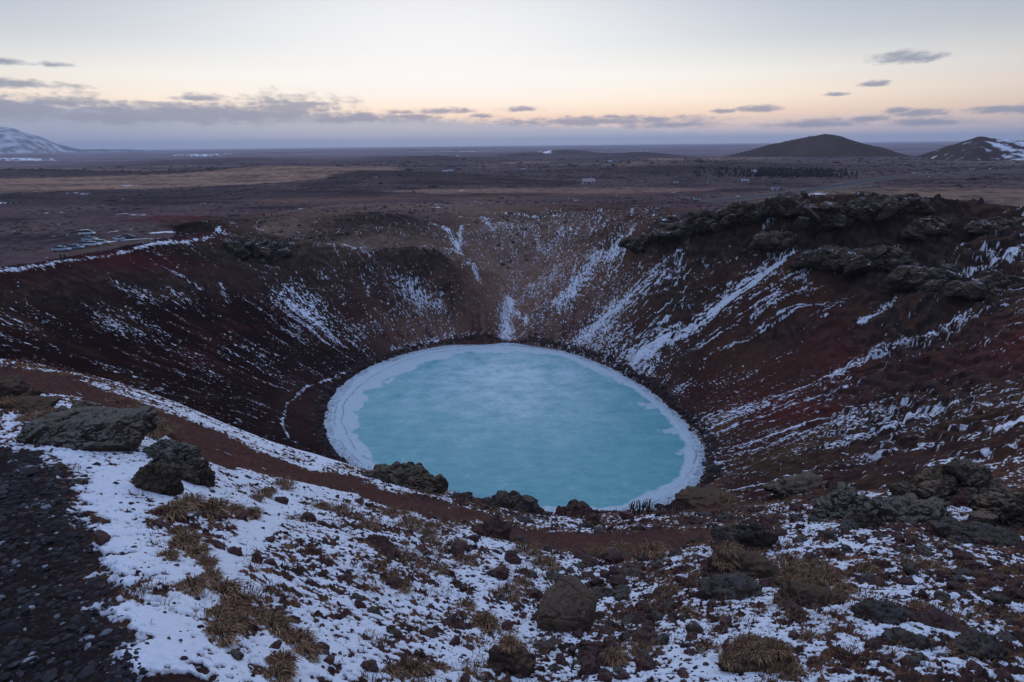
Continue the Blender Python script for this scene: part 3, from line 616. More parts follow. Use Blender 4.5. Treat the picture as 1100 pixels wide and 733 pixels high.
# ------------------------------------------------------------------ rocks
def rock_material(name, base, alt, moss, mossc, grassc=(.12,.078,.042), grass=0., snow=0., lich_hilite=.6, k=1.):
    m, N = new_mat(name); g = N.n('ShaderNodeNewGeometry'); P = g.outputs['Position']; sp = N.n('ShaderNodeSeparateXYZ'); N.t.links.new(g.outputs['Normal'], sp.inputs[0])
    n1 = N.noise(P, 3.5*k, 8, .66); n2 = N.noise(P, 26*k, 6, .65); n3 = N.noise(P, 1.6*k, 4, .6)
    c = N.mix(N.ss(n1, .36, .62), (*base,1), (*alt,1)); c = N.mix(N.ss(n2, .56, .72), c, (base[0]*2.6, base[1]*2.7, base[2]*2.8, 1)); c = N.mix(N.ss(n2, .45, .30), c, (base[0]*.4, base[1]*.4, base[2]*.4, 1))
    up = sp.outputs[2]
    f = N.ss(N.m('ADD', N.m('MULTIPLY', up, 1.1), N.m('ADD', n1, n3)), 2.02-moss, 2.26-moss); c = N.mix(f, c, N.mix(n2, (mossc[0]*.5, mossc[1]*.5, mossc[2]*.5, 1), (mossc[0]*1.6, mossc[1]*1.6, mossc[2]*1.5, 1)))
    if grass: f = N.ss(N.m('ADD', N.m('MULTIPLY', up, 1.0), N.m('MULTIPLY', n3, 1.6)), 2.15-grass, 2.4-grass); c = N.mix(f, c, N.mix(n2, (grassc[0]*.45, grassc[1]*.45, grassc[2]*.45, 1), (grassc[0]*1.5, grassc[1]*1.5, grassc[2]*1.5, 1)))
    f = N.m('MULTIPLY', N.ss(N.m('ADD', N.m('MULTIPLY', up, .35), n2), .70, .86), lich_hilite); c = N.mix(f, c, (.20,.20,.19,1))  # lichen grey on up-facing rock, also painting in the highlights of top edges
    if snow: f = N.ss(N.m('ADD', N.m('MULTIPLY', up, 1.0), N.m('ADD', n1, N.m('MULTIPLY', n2, .5))), 2.05-snow, 2.12-snow); c = N.mix(f, c, (.78,.80,.84,1))
    finish(N, c, .92, N.m('ADD', N.m('MULTIPLY', n1, .7), N.m('MULTIPLY', n2, .6)), .8, .05/k, .12); return m
RK = {'crag': rock_material('rim_lava', (.046,.034,.028), (.078,.055,.042), .12, (.060,.042,.026), (.12,.068,.038), grass=.95, snow=.30, lich_hilite=.5, k=.16), 'lava': rock_material('lava_rock', (.050,.034,.027), (.080,.052,.038), .05, MOSS, snow=.10, lich_hilite=.25),
      'moss': rock_material('mossy_lava', (.038,.027,.021), (.068,.046,.033), .50, (.088,.064,.034), (.17,.095,.052), grass=.55, snow=.06, lich_hilite=.28),
      'grey': rock_material('lichen_hilite_lava', (.042,.030,.025), (.072,.050,.038), .48, (.125,.108,.080), (.17,.11,.06), grass=.55, snow=.05, lich_hilite=.40),
      'brown': rock_material('turf_mound', (.045,.029,.023), (.075,.047,.034), .1, MOSS, (.125,.078,.048), grass=.66, snow=.05, lich_hilite=0.),
      'boulder': rock_material('brown_boulder', (.095,.060,.040), (.15,.095,.058), .0, MOSS, (.20,.11,.055), grass=.35, snow=.06, lich_hilite=.10),
      'red': rock_material('scoria', (.066,.032,.027), (.10,.046,.038), -.2, MOSS, lich_hilite=.10)}
import bmesh
_ico = {}
def ico(sub):
    if sub not in _ico:
        bm = bmesh.new(); bmesh.ops.create_icosphere(bm, subdivisions=sub, radius=1); bm.verts.ensure_lookup_table()
        _ico[sub] = (np.array([v.co[:] for v in bm.verts]), np.array([[v.index for v in f.verts] for f in bm.faces])); bm.free()
    v, f = _ico[sub]; return v.copy(), f
def rock_mesh(dx, dy, dz_, seed, sub=5, crag=.3, facet=.25, rotz=0., smooth=True, planes=20, cut=(.60,.95), fixed=()):
    v, f = ico(sub); r = np.ones(len(v)); rg = np.random.default_rng(seed)
    for pl_ in range(planes+len(fixed)):                     # planes chip flat facets off the lump
        n = rg.normal(size=3); h = rg.uniform(*cut)
        if pl_ >= planes: n = np.array(fixed[pl_-planes][:3], float); h = fixed[pl_-planes][3]
        n /= np.linalg.norm(n); d = v@n; k = d > 1e-3
        r = np.where(k & (r*d > h), r+(h/np.where(k, d, 1)-r)*min(1, facet*3), r)
    p = v*r[:,None]
    r2 = 1+crag*1.0*fbm3(p*1.3+seed, 3, seed)
    p = p*r2[:,None]; p[:,2] = np.where(p[:,2] < 0, p[:,2]*.5, p[:,2])
    p /= np.abs(p).max(0); dims = np.array((dx/2, dy/2, dz_)); nrm = p/dims; nrm /= np.linalg.norm(nrm, axis=1, keepdims=True)+1e-9; p = p*dims
    A = min(dx, dy, dz_*1.6); K = crag*A
    g = p*(2.6/A)+seed+.35*np.stack([fbm3(p*(3/A)+seed+k, 2, seed+k) for k in (0,5,9)], 1); gi = np.floor(g).astype(np.int64); d1 = np.full(len(g), 9.); d2 = np.full(len(g), 9.); cv = np.zeros(len(g))
    for ox in (-1,0,1):
        for oy in (-1,0,1):
            for oz in (-1,0,1):
                h = _h(gi[:,0]+ox+977*(gi[:,2]+oz), gi[:,1]+oy-613*(gi[:,2]+oz), seed); f3 = np.stack([(h & 255)/255, ((h >> 8) & 255)/255, ((h >> 16) & 255)/255], 1)
                d = np.sqrt(((gi+[ox,oy,oz]+f3-g)**2).sum(1)); n = d < d1; d2 = np.where(n, d1, np.minimum(d2, d)); cv = np.where(n, ((h >> 24) & 127)/127, cv); d1 = np.minimum(d1, d)
    e1 = np.clip((d2-d1)*4, 0, 1)
    hgt = .38*(cv-.5)+.26*(e1-1)+.30*(1-2*np.abs(fbm3(p*(4.2/A)+seed, 4, seed+3)))+.30*fbm3(p*(9/A)+seed, 3, seed+9)+.20*fbm3(p*(21/A)+seed, 3, seed+19)
    p = p+nrm*(hgt*K)[:,None]
    c, s = math.cos(rotz), math.sin(rotz); p = np.stack([p[:,0]*c-p[:,1]*s, p[:,0]*s+p[:,1]*c, p[:,2]], 1)
    return mesh_np('rock', p, f, smooth=smooth)
def outcrop_mesh(dx, dy, dz_, seed, sub, crag, facet, rotz, smooth=True, nb=None, bsub=6, bc=.12, bs=.13, **kw):
    rg = np.random.default_rng(seed*7+1); base = rock_mesh(dx, dy, dz_*.86, seed, bsub, crag*.8, facet, 0.); V_, F_, off = [], [], 0
    def grab(me):
        v = np.empty(len(me.vertices)*3, np.float32); me.vertices.foreach_get('co', v); f = np.empty(len(me.loops), np.int32); me.loops.foreach_get('vertex_index', f); bpy.data.meshes.remove(me); return v.reshape(-1,3).astype(float), f.reshape(-1,3)
    bv, bf = grab(base); V_.append(bv); F_.append(bf); off = len(bv); top = bv[bv[:,2] > dz_*.02]
    for k in range(nb or int(26+dx*8)):
        c = top[rg.integers(len(top))]; s = dx*min(.34, max(.06, rg.lognormal(math.log(bs), .5))); edge = 1-.45*np.hypot(c[0]/dx*2, c[1]/dy*2)
        v, f = grab(rock_mesh(s, s*rg.uniform(.55,1), s*rg.uniform(.35,.62)*(.6+.4*dz_/dx*2), seed*31+k, 4 if s > .16*dx else 3, bc, .34, rg.uniform(0, 6.28), planes=9, cut=(.55,.85)))
        t = rg.normal(0, .22); v[:,2] += v[:,0]*t; V_.append(v+c*(.97,.97,.9)+(0,0,-.12*s)); F_.append(f+off); off += len(v)
    p = np.vstack(V_); c_, s_ = math.cos(rotz), math.sin(rotz); p = np.stack([p[:,0]*c_-p[:,1]*s_, p[:,0]*s_+p[:,1]*c_, p[:,2]], 1)
    return mesh_np('outcrop', p, np.vstack(F_), smooth=False)
def put_rock(name, label, cat, px, py, wpx, hpx, mat, seed, deep=.8, sub=5, crag=.3, facet=.25, rot=0., sink=.22, group=None, **kw):
    q = hit([(px,py)])[0]; D = project(q[0], q[1], q[2])[2]; w = wpx*D/FX; h = max(hpx-.26*deep*wpx, .62*hpx)*D/FX; dy = w*deep
    a = math.atan2(q[0], q[1]); x = q[0]+math.sin(a)*dy*.38; y = q[1]+math.cos(a)*dy*.38
    z = min(gnd(x, y), gnd(q[0], q[1]))
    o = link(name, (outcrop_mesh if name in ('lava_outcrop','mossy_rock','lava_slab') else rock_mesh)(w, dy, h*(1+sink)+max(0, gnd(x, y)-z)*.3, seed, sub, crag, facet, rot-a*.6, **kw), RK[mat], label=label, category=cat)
    o.location = (x, y, z+max(0, gnd(x,y)-z)*.35-h*sink*.5)
    if group: o['group'] = group
    return o
for n, (px, py, w_, h_, lab) in enumerate([(722,250,60,14,'dark lava crag lowest and leftmost on the crest of the right rim'),(768,240,60,16,'dark lava crag second from the left along the right rim crest'),(806,233,60,18,'lava crag on the right rim crest straight below the conifer wood'),(850,230,64,18,'lava crag on the right rim crest left of the bright snow patch'),
        (893,238,60,20,'lava crag just below the bright snow patch on the right rim'),(940,228,64,20,'lava crag just right of the bright snow patch on the right rim'),(978,222,46,15,'highest lava crag standing against the tan field on the right rim'),(1000,246,60,18,'broken lava crag below the highest crag of the right rim'),(1070,244,56,12,'low dark crag near the right edge under the tan field'),
        (832,266,56,14,'lava ledge above the top of the longest snow streak'),(884,280,60,17,'lava cliff between the longest snow streak and the red scree'),(942,284,70,18,'lava cliff in the middle of the right wall above the red scree'),(1000,305,80,18,'lava ledge above the red scree near the right edge'),(1066,318,80,18,'dark lava ledge running off the right edge above the red scree'),
        (690,266,44,12,'small crag at the top of the left snow streak of the right wall'),(266,270,60,16,'dark crag on the left rim where the snowy path ends'),(306,279,56,15,'dark crag on the spur right of the left rim crag')]):
    q = hit([(px,py)])[0]; D = project(q[0], q[1], q[2])[2]; w = w_*D/FX; h = h_*D/FX
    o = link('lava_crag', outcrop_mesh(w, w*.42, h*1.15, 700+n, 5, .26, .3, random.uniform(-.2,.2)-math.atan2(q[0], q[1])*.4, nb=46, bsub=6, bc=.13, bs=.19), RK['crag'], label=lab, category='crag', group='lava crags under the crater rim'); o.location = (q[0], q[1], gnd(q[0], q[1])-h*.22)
put_rock('lava_outcrop', 'large humped lava outcrop with grey green moss on top beside the dark gravel path', 'outcrop', 92, 482, 134, 58, 'grey', 5, .7, 6, 0.15, .2, .1)
put_rock('lava_outcrop', 'low dark jagged tail of rock running down from the large mossy hump', 'outcrop', 182, 498, 64, 34, 'grey', 6, .7, 6, 0.25, .2, -.5)
put_rock('mossy_rock', 'dark olive mossy rock standing in snow, left of a close pair', 'rock', 176, 531, 42, 46, 'moss', 8, .8, 5, 0.23, .3)
put_rock('mossy_rock', 'dark mossy rock with tan grass at its foot, right of a close pair', 'rock', 212, 521, 34, 36, 'moss', 9, .8, 5, 0.21, .3)
put_rock('turf_mound', 'brown grassy mound at the left edge above the red footpath', 'mound', 8, 432, 62, 28, 'brown', 10, .8, 5, .3)
put_rock('turf_mound', 'flat tan grass mound left of the large mossy hump', 'mound', 25, 447, 70, 14, 'brown', 11, .8, 5, .3)
put_rock('lava_outcrop', 'rough lava outcrop on the brink overlooking the left end of the ice', 'outcrop', 432, 524, 92, 34, 'moss', 14, .6, 6, 0.25, .2, -.4)
put_rock('lava_outcrop', 'snow flecked lava outcrop on the brink in front of the middle of the ice', 'outcrop', 553, 551, 82, 30, 'lava', 15, .6, 6, 0.25, .2, -.3)
put_rock('lava_outcrop', 'low reddish rock knob on the brink with bare twigs growing behind it', 'outcrop', 622, 557, 56, 19, 'red', 16, .7, 5, .4)
put_rock('lava_outcrop', 'small dark rock knob on the brink between two larger outcrops', 'outcrop', 497, 538, 30, 12, 'lava', 17, .7, 5, .4)
put_rock('rock', 'dark angular rock beside the lower footpath below the brink', 'rock', 527, 581, 40, 27, 'red', 19, .9, 5, .38, .3)
def boulder_mesh(w, seed):
    bm = bmesh.new()
    for c in [(-.42,-.35,-.2),(.30,-.42,-.2),(.5,.15,-.2),(.1,.5,-.2),(-.4,.35,-.2),(-.50,-.30,.30),(-.44,-.32,.40),(.24,-.43,.36),(.32,-.36,.44),(.50,-.02,.56),(.14,.26,.80),(.02,.22,.78),(-.34,.10,.60)]: bm.verts.new(c)
    bmesh.ops.convex_hull(bm, input=bm.verts); bmesh.ops.bevel(bm, geom=list(bm.edges), offset=.035, segments=2, affect='EDGES', clamp_overlap=True)
    bmesh.ops.triangulate(bm, faces=bm.faces)
    for _ in range(6):
        e = [x for x in bm.edges if x.calc_length() > .035]
        if not e: break
        bmesh.ops.subdivide_edges(bm, edges=e, cuts=1); bmesh.ops.triangulate(bm, faces=bm.faces)
    bm.normal_update(); p = np.array([v.co[:] for v in bm.verts]); n = np.array([v.normal[:] for v in bm.verts])
    h = .030*fbm3(p*3+seed, 3, seed)+.022*(1-2*np.abs(fbm3(p*5+seed, 3, seed+2)))+.016*fbm3(p*16+seed, 3, seed+5)-.03*sstep(np.abs(fbm3(p*2.2+40, 2, seed+8)), .05, .0)
    p = (p+n*h[:,None])*w; f = np.array([[v.index for v in fc.verts] for fc in bm.faces]) if not bm.verts.index_update() else None; bm.free(); return mesh_np('boulder', p, f)
q = hit([(607,672)])[0]; D = project(q[0], q[1], q[2])[2]
o = link('boulder', boulder_mesh(68*D/FX, 3), RK['boulder'], label='big brown square-edged boulder lying in the middle of the rubble slope', category='boulder'); o.location = (q[0]+.03, q[1]+.22, gnd(q[0], q[1]+.22)-.02); o.rotation_euler = (R(-6), 0, R(4))
put_rock('lava_slab', 'slanting dark lava slab rising at the right end of the footpath', 'rock slab', 803, 592, 74, 42, 'lava', 26, .5, 6, 0.20, .3, .5)
put_rock('turf_mound', 'brown turf mound in front of the slanting lava slab', 'mound', 800, 622, 76, 34, 'brown', 27, .8, 5, .35)
put_rock('rock', 'flat dark rock below the brown turf mound', 'rock', 782, 650, 66, 27, 'lava', 28, .8, 5, .36, .25)
put_rock('lava_outcrop', 'long low lava ridge streaked with snow, left arm of the right-hand outcrop', 'outcrop', 912, 556, 84, 42, 'grey', 30, .6, 6, 0.24, .2, .5)
put_rock('lava_outcrop', 'dark round-nosed rock with a hollow at the foot of the snow streaked ridge', 'outcrop', 927, 568, 40, 32, 'lava', 31, .8, 5, 0.20, .2)
put_rock('lava_outcrop', 'tall mossy lava outcrop crowned with grey green moss near the right edge', 'outcrop', 1022, 543, 118, 66, 'moss', 33, .7, 6, 0.23, .2, .1)
put_rock('lava_outcrop', 'grey broken shoulder of rock in front of the tall mossy outcrop', 'outcrop', 975, 562, 96, 42, 'grey', 34, .6, 6, 0.25, .2, .2)
put_rock('boulder', 'round dark boulder in snow between the two mossy outcrops on the right', 'boulder', 1035, 546, 28, 23, 'red', 35, .9, 5, .25, .3)
put_rock('lava_outcrop', 'mossy layered lava outcrop cut off by the right edge of the picture', 'outcrop', 1092, 572, 100, 58, 'moss', 37, .7, 6, 0.24, .2, .1)
put_rock('lava_outcrop', 'flat broken rock shelf at the foot of the outcrop on the right edge', 'outcrop', 1050, 584, 90, 24, 'lava', 38, .7, 5, 0.25, .25)
put_rock('turf_mound', 'olive mossy hummock on the crater brink left of the right-hand outcrops', 'mound', 862, 531, 82, 24, 'moss', 40, .6, 5, .3)
put_rock('turf_mound', 'brown grass hummock on the brink right of the ice', 'mound', 762, 541, 74, 14, 'brown', 41, .6, 5, .3)
put_rock('turf_mound', 'dark brown turf lump standing on the bottom edge left of the boulder', 'mound', 548, 728, 54, 40, 'brown', 43, .9, 5, .32)
put_rock('turf_mound', 'broad tan grass mound on the bottom edge right of the boulder', 'mound', 815, 728, 88, 32, 'brown', 44, .8, 5, .3)
put_rock('turf_mound', 'flat tan grass mound in the middle of the snowy right slope', 'mound', 862, 634, 80, 18, 'brown', 45, .8, 5, .3)
put_rock('turf_mound', 'dark crumbly turf patch below the flat tan mound', 'mound', 872, 662, 74, 24, 'brown', 46, .8, 5, .4)
put_rock('rock', 'dark lumpy rock in the snow at lower right, left of a pair', 'rock', 975, 699, 46, 22, 'lava', 48, .8, 5, .36)
put_rock('rock', 'dark lumpy rock in the snow at lower right, right of a pair', 'rock', 1050, 708, 60, 28, 'lava', 49, .8, 5, .36)
put_rock('rock', 'long low brown rock above the pair of dark lumps at lower right', 'rock', 1010, 680, 70, 22, 'red', 50, .7, 5, .36)
put_rock('rock', 'low dark rock patch on the snow left of the long brown rock', 'rock', 945, 674, 60, 20, 'lava', 51, .7, 5, .4)
put_rock('stone', 'single dark round stone on clean snow left of the rubble slope', 'stone', 387, 655, 14, 12, 'red', 52, .9, 4, .2)
put_rock('stone', 'dark stone on snow near the bottom edge beside dry grass', 'stone', 397, 727, 22, 14, 'red', 53, .9, 4, .2)
put_rock('stone', 'small dark stone on clean snow nearest below the single round stone', 'stone', 420, 682, 12, 8, 'red', 54, .9, 4, .2)

# ---- loose stones: the largest are things, the rest one gravel
sv = []
for k in range(9):
    me = rock_mesh(1, random.uniform(.6,1), random.uniform(.26,.5), 400+k, 3 if k < 5 else 2, .30, .34, smooth=False); sv.append(me); me.materials.append(RK['red' if k % 3 else 'lava'])
cand = []
T = 60000
aa = rng.uniform(R(-46), R(46), T); rr2 = np.exp(rng.uniform(math.log(2.6), math.log(24), T)); cx_, cy_ = rr2*np.sin(aa), rr2*np.cos(aa)
cz, cs = gnd_v(cx_, cy_); ppx, ppy, pd = project(cx_, cy_, cz)
inp = inpoly(cx_, cy_, pq); ind = dpoly(cx_, cy_, np.vstack([pq, pq[:1]])); intr = inpoly(cx_, cy_, tq)
vis = (ppx > -40) & (ppx < 1140) & (ppy < 780) & ~intr
dens = np.interp(ppx, [0,150,300,450,600,750,900,1100], [.2,.2,.4,.55,1,.9,.75,.7])*np.where(cs > .1, .35, 1)
stone_ok = vis & ~inp & (rng.uniform(0, 1, T) < dens)
rub = np.exp(-(((ppx-650)/110)**2+((ppy-700)/60)**2))+.5*np.exp(-(((ppx-620)/90)**2+((ppy-620)/40)**2))
size = (1+.7*rub)*np.minimum(np.exp(rng.normal(math.log(.048), .55, T)), .24)*np.clip(rr2/6, .6, 1.9)
idx = np.where(stone_ok)[0]; order = idx[np.argsort(-(size[idx]/pd[idx]))]
near = order
big_ = [j for j in near if 0 < ppx[j] < 1100 and 480 < ppy[j] < 733][:270]
bigset = set(int(j) for j in big_)
for n, j in enumerate(big_):
    o = bpy.data.objects.new('stone', sv[n % 5]); scene.collection.objects.link(o); s_ = size[j]
    o.scale = (s_, s_*random.uniform(.8,1.1), s_*random.uniform(.7,1.15)); o.rotation_euler = (random.uniform(-.3,.3), random.uniform(-.3,.3), random.uniform(0, 6.28)); o.location = (cx_[j], cy_[j], cz[j]-.04*s_)
    o['label'] = 'dark reddish lava stone lying loose on the snow patched slope'; o['category'] = 'stone'; o['group'] = 'loose lava stones on the near slope'
def scatter(name, meshes, xs, ys, zs, sc, mat, flat=1.0, **props):
    VV, FF, TT, off = [], [], [], 0
    tv = []
    for me in meshes:
        v = np.empty(len(me.vertices)*3, np.float32); me.vertices.foreach_get('co', v); f = np.empty(len(me.loops), np.int32); me.loops.foreach_get('vertex_index', f); tv.append((v.reshape(-1,3), f.reshape(-1,3)))
    for k in range(len(xs)):
        v, f = tv[k % len(tv)]; a = rng.uniform(0, 6.28); c, s = math.cos(a), math.sin(a); q = v*sc[k]*np.array([1, rng.uniform(.7,1.1), flat*rng.uniform(.7,1.2)])
        VV.append(np.stack([q[:,0]*c-q[:,1]*s+xs[k], q[:,0]*s+q[:,1]*c+ys[k], q[:,2]+zs[k]], 1)); FF.append(f+off); off += len(v); TT.append(np.full(len(v), rng.uniform(0, 1)))
    return link(name, mesh_np(name, np.vstack(VV), np.vstack(FF), {'tone': np.concatenate(TT)}, smooth=False), mat, **props)
rest = np.array([j for j in idx if int(j) not in bigset])
pj = np.where(vis & inp & (ind > .1))[0]
PA = rng.uniform(R(-62), R(-15), 26000); PR = np.exp(rng.uniform(math.log(2.2), math.log(13), 26000)); pxs, pys = PR*np.sin(PA), PR*np.cos(PA)
k = inpoly(pxs, pys, pq) & (np.abs(PA) < R(49)); pxs, pys = pxs[k], pys[k]; pzs, _ = gnd_v(pxs, pys)
def chip_mat(name, stops):
    m, N = new_mat(name); P = N.n('ShaderNodeNewGeometry').outputs['Position']; n = N.noise(P, 40, 4)
    finish(N, N.mix(N.ss(n, .2, .8), N.ramp(N.attr('tone'), stops, 'LINEAR'), (0.03,.026,.027,1)), .85, spec=.15); return m
m_ch = chip_mat('path_cinder', [(0,(.014,.012,.014)),(.5,(.030,.026,.028)),(.8,(.060,.052,.052)),(.93,(.11,.10,.105)),(.95,(.38,.40,.43)),(1,(.5,.52,.55))])
m_gr = chip_mat('lava_gravel', [(0,(.032,.018,.017)),(.4,(.072,.034,.029)),(.75,(.105,.052,.042)),(1,(.14,.088,.07))])
scatter('gravel', sv[5:], cx_[rest], cy_[rest], cz[rest]-.1*size[rest]*.6, size[rest]*.62, m_gr, kind='stuff', label='small dark lava stones strewn over the snowy slope')
csz = np.exp(rng.normal(math.log(.042), .4, len(pxs)))*np.clip(np.hypot(pxs, pys)/5, .75, 1.6)
scatter('path_gravel', sv[5:], pxs, pys, pzs-.003, csz, m_ch, .55, kind='stuff', label='dark cinder chips covering the near path')

# stones fallen to the shore and frozen into the edge of the ice
sa = rng.uniform(-np.pi, np.pi, 2600); su = 1.012+np.abs(rng.normal(0, .022, 2600))-.018*(rng.uniform(0, 1, 2600) < .25)*np.clip(1+3*fbm(sa*9, sa*0+3, 3, 61), 0, 2); sr = LAKE_R(sa)*su
sx_, sy_ = LC[0]+sr*np.cos(sa), LC[1]+sr*np.sin(sa); szz, _ = gnd_v(sx_, sy_); szz = np.maximum(szz, .02)
scatter('shore_stones', sv[5:], sx_, sy_, szz, np.exp(rng.normal(math.log(.55), .5, 2600)), m_gr, kind='stuff', label='dark stones along the edge of the ice')

# ------------------------------------------------------------------ dry grass
def blades(pts, n, h, spread, lean, rg):
    """flat tapering blades fanning out of each point"""
    B = len(pts)*n; c = np.repeat(np.asarray(pts, float), n, 0); hh = np.repeat(np.asarray(h, float), n)*rg.uniform(.45, 1.1, B); sp_ = np.repeat(np.asarray(spread, float), n)
    a = rg.uniform(0, 2*np.pi, B); rad = np.sqrt(rg.uniform(0, 1, B))*sp_; c[:,0] += rad*np.cos(a); c[:,1] += rad*np.sin(a)
    ang = a+rg.normal(0, .7, B); out = rg.uniform(.25, 1.0, B)*lean; dirx = np.cos(ang)*out+.15; diry = np.sin(ang)*out-.25
    wv = np.stack([-np.sin(ang), np.cos(ang)], 1)*(hh*.026+.0018)[:,None]
    p0 = c; p1 = c+np.stack([dirx*hh*.35, diry*hh*.35, hh*.62], 1); p2 = c+np.stack([dirx*hh, diry*hh, hh*(.78-.35*out)], 1)
    w3 = np.concatenate([wv, np.zeros((B,1))], 1)
    V_ = np.stack([p0-w3, p0+w3, p1+w3*.8, p1-w3*.8, p2+w3*.15, p2-w3*.15], 1).reshape(-1, 3); b = np.arange(B)*6
    F_ = np.concatenate([np.stack([b, b+1, b+2, b+3], 1), np.stack([b+3, b+2, b+4, b+5], 1)])
    return V_, F_, np.repeat(rg.uniform(0, 1, B), 6)
mG, N = new_mat('dry_grass'); f = N.attr('tone'); finish(N, N.ramp(f, [(0,(.055,.030,.020)),(.4,(.17,.088,.045)),(.8,(.30,.165,.085)),(1,(.42,.26,.14))], 'LINEAR'), .8, spec=.2)
tg = np.random.default_rng(5)
TUFT = [(183,552),(190,575),(200,590),(212,602),(222,615),(206,640),(226,630),(240,645),(246,662),(232,668),(252,678),(275,668),(292,680),(305,690),(318,698),(200,545),(225,552),(250,552),(268,556),(180,605),(236,690),(300,722),(296,735),(330,708),
        (275,538),(285,532),(305,528),(420,562),(395,575),(440,575),(460,582),(490,590),(500,608),(470,618),(500,650),(520,668),(545,690),(430,632),(445,725),(470,722),(420,728),(365,555),(345,548),(640,600),(665,598),(700,604),(565,600),(585,612),(560,630),(545,640),
        (810,610),(800,628),(775,618),(850,628),(880,622),(905,640),(830,700),(800,712),(845,720),(780,722),(760,700),(930,612),(1000,610),(1040,632),(985,655),(1060,655),(870,690),(900,650),(720,640),(740,660),(690,700),(660,712),(795,606),(812,612),(780,614),(845,622),(868,628),(890,626),(850,632),(795,716),(812,720),(832,716),(845,724),(540,706),(552,700),(562,708),(546,716),(4,424),(16,420),(30,440),(10,444),(750,536),(768,535),(780,538),(846,526),(866,524),(150,448),(165,455),(140,440),(158,462),(175,466),(120,430),(60,470),(30,452),(130,462),(165,470),(190,482)]
bpy.context.view_layer.update(); dg0 = bpy.context.evaluated_depsgraph_get()
def top_z(x, y):
    ok, loc, *_ = scene.ray_cast(dg0, (x, y, CAMZ+20), (0, 0, -1)); return loc[2] if ok else gnd(x, y)
tq_h = hit(TUFT)
for n, q in enumerate(tq_h):
    D = project(q[0], q[1], q[2])[2]; h = (11 if n < 24 else 8)*tg.uniform(.8, 1.35)*D/FX
    V_, F_, t_ = blades([(0,0,0)], 520 if n < 24 else 320, [h*1.1], [h*1.15], 1.15, tg)
    o = link('grass_tuft', mesh_np('grass_tuft', V_, F_, {'tone': t_}), mG, label='dry brown grass tuft bent over on the snow patched slope', category='grass tuft', group='dry grass tufts on the near slope'); o.location = (q[0], q[1], top_z(q[0], q[1])-.01)
T = 60000
ga = rng.uniform(R(-46), R(46), T); g_r = np.exp(rng.uniform(math.log(3), math.log(26), T)); g_x, g_y = g_r*np.sin(ga), g_r*np.cos(ga); g_z, g_s = gnd_v(g_x, g_y)
dens = fbm(g_x/.9, g_y/.7, 4, 500)+fbm(g_x/.25, g_y/.25, 2, 503)*.5
mask_b = np.zeros(T)
for (px, py, rx, ry, a) in [(225,610,45,70,.35),(420,565,150,18,.30),(500,620,80,60,.15),(540,690,40,40,.3),(830,620,90,40,.25),(820,705,80,30,.35),(960,620,140,40,.1),(660,598,100,12,.35),(780,545,70,12,.4),(300,545,70,14,.35),(440,728,50,12,.4),(700,660,60,40,.1),(400,520,60,14,.3),(150,470,60,20,.3)]:
    mask_b += a*blob(g_x, g_y, px, py, rx, ry)
kk = np.where((dens*1.0+.7*mask_b > .52) & (g_s < .02) & ~inpoly(g_x, g_y, pq) & ~inpoly(g_x, g_y, tq))[0][:9000]
V_, F_, t_ = blades(np.stack([g_x[kk], g_y[kk], g_z[kk]-.01], 1), 12, (.022+.0075*g_r[kk])*tg.uniform(.5, 1.2, len(kk)), .05+.012*g_r[kk], 1.5, tg)
link('grass', mesh_np('grass', V_, F_, {'tone': t_*.85}), mG, kind='stuff', label='short dry grass between the stones and snow')
# bare twigs on the brink
mT, N = new_mat('twig'); finish(N, (.035,.026,.024,1), .85)
for (px, py, hp, lab) in [(655,552,13,'low bare bush on the brink just right of the reddish rock knob'),(688,553,16,'bare twiggy bush on the brink in the middle of the three before the ice'),(722,549,12,'bare twiggy bush on the brink nearest the right shore of the ice'),(888,532,12,'bare bush beside the olive hummock on the right brink'),(392,494,10,'small bare bush on the brink above the left shore of the ice')]:
    q = hit([(px,py)])[0]; D = project(q[0], q[1], q[2])[2]; h = hp*D/FX
    V_, F_, t_ = blades([(0,0,0)], 110, [h*1.2], [h*.8], .55, tg)
    o = link('bare_bush', mesh_np('bare_bush', V_, F_), mT, label=lab, category='bush', group='bare bushes on the brink'); o.location = (q[0], q[1], gnd(q[0], q[1])-.02)

# ------------------------------------------------------------------ heath bushes and conifers on the plain
def bush_mesh(seed):
    v, f = ico(2); n = fbm3(v*1.7+seed, 3, seed); v = v*(1+.55*n)[:,None]; v[:,2] = np.maximum(v[:,2], -.15)*.62; return mesh_np('bush', v, f)
bm_ = [bush_mesh(k) for k in (1,2,3)]
T = 26000; ba = rng.uniform(R(-48), R(48), T); br = np.exp(rng.uniform(math.log(190), math.log(1300), T)); bx, by = br*np.sin(ba), br*np.cos(ba); _, bph, brh, bt = base_z(bx, by); bz, _ = gnd_v(bx, by)
clump = fbm(bx/40, by/30, 3, 510)+fbm(bx/160, by/70, 3, 512)
tanm = np.zeros(T, bool)
for poly in ([(-40,196),(60,193),(180,190),(280,185),(330,181),(420,180),(440,183),(370,188),(352,194),(270,198),(150,203),(-40,209)],[(800,218),(880,205),(960,201),(1060,202),(1180,206),(1180,228),(1090,224),(1000,214),(900,212)],[(395,206),(470,203),(640,201),(800,203),(700,207),(500,208)],[(250,214),(420,209),(600,207),(760,205),(700,209),(520,213),(300,217)]): tanm |= inpoly(bx, by, on_plane(poly, PLAIN))
k = np.where((bt > 1.25) & (clump > .02) & ~tanm & (brh-RIM_R(bph) > 14) & (dpoly(bx, by, rq) > 10))[0]
mB, N = new_mat('heath_bush'); P = N.n('ShaderNodeNewGeometry').outputs['Position']; finish(N, N.mix(N.ss(N.noise(P, .05, 3), .35, .65), (.042,.031,.030,1), (.070,.048,.040,1)), .95)
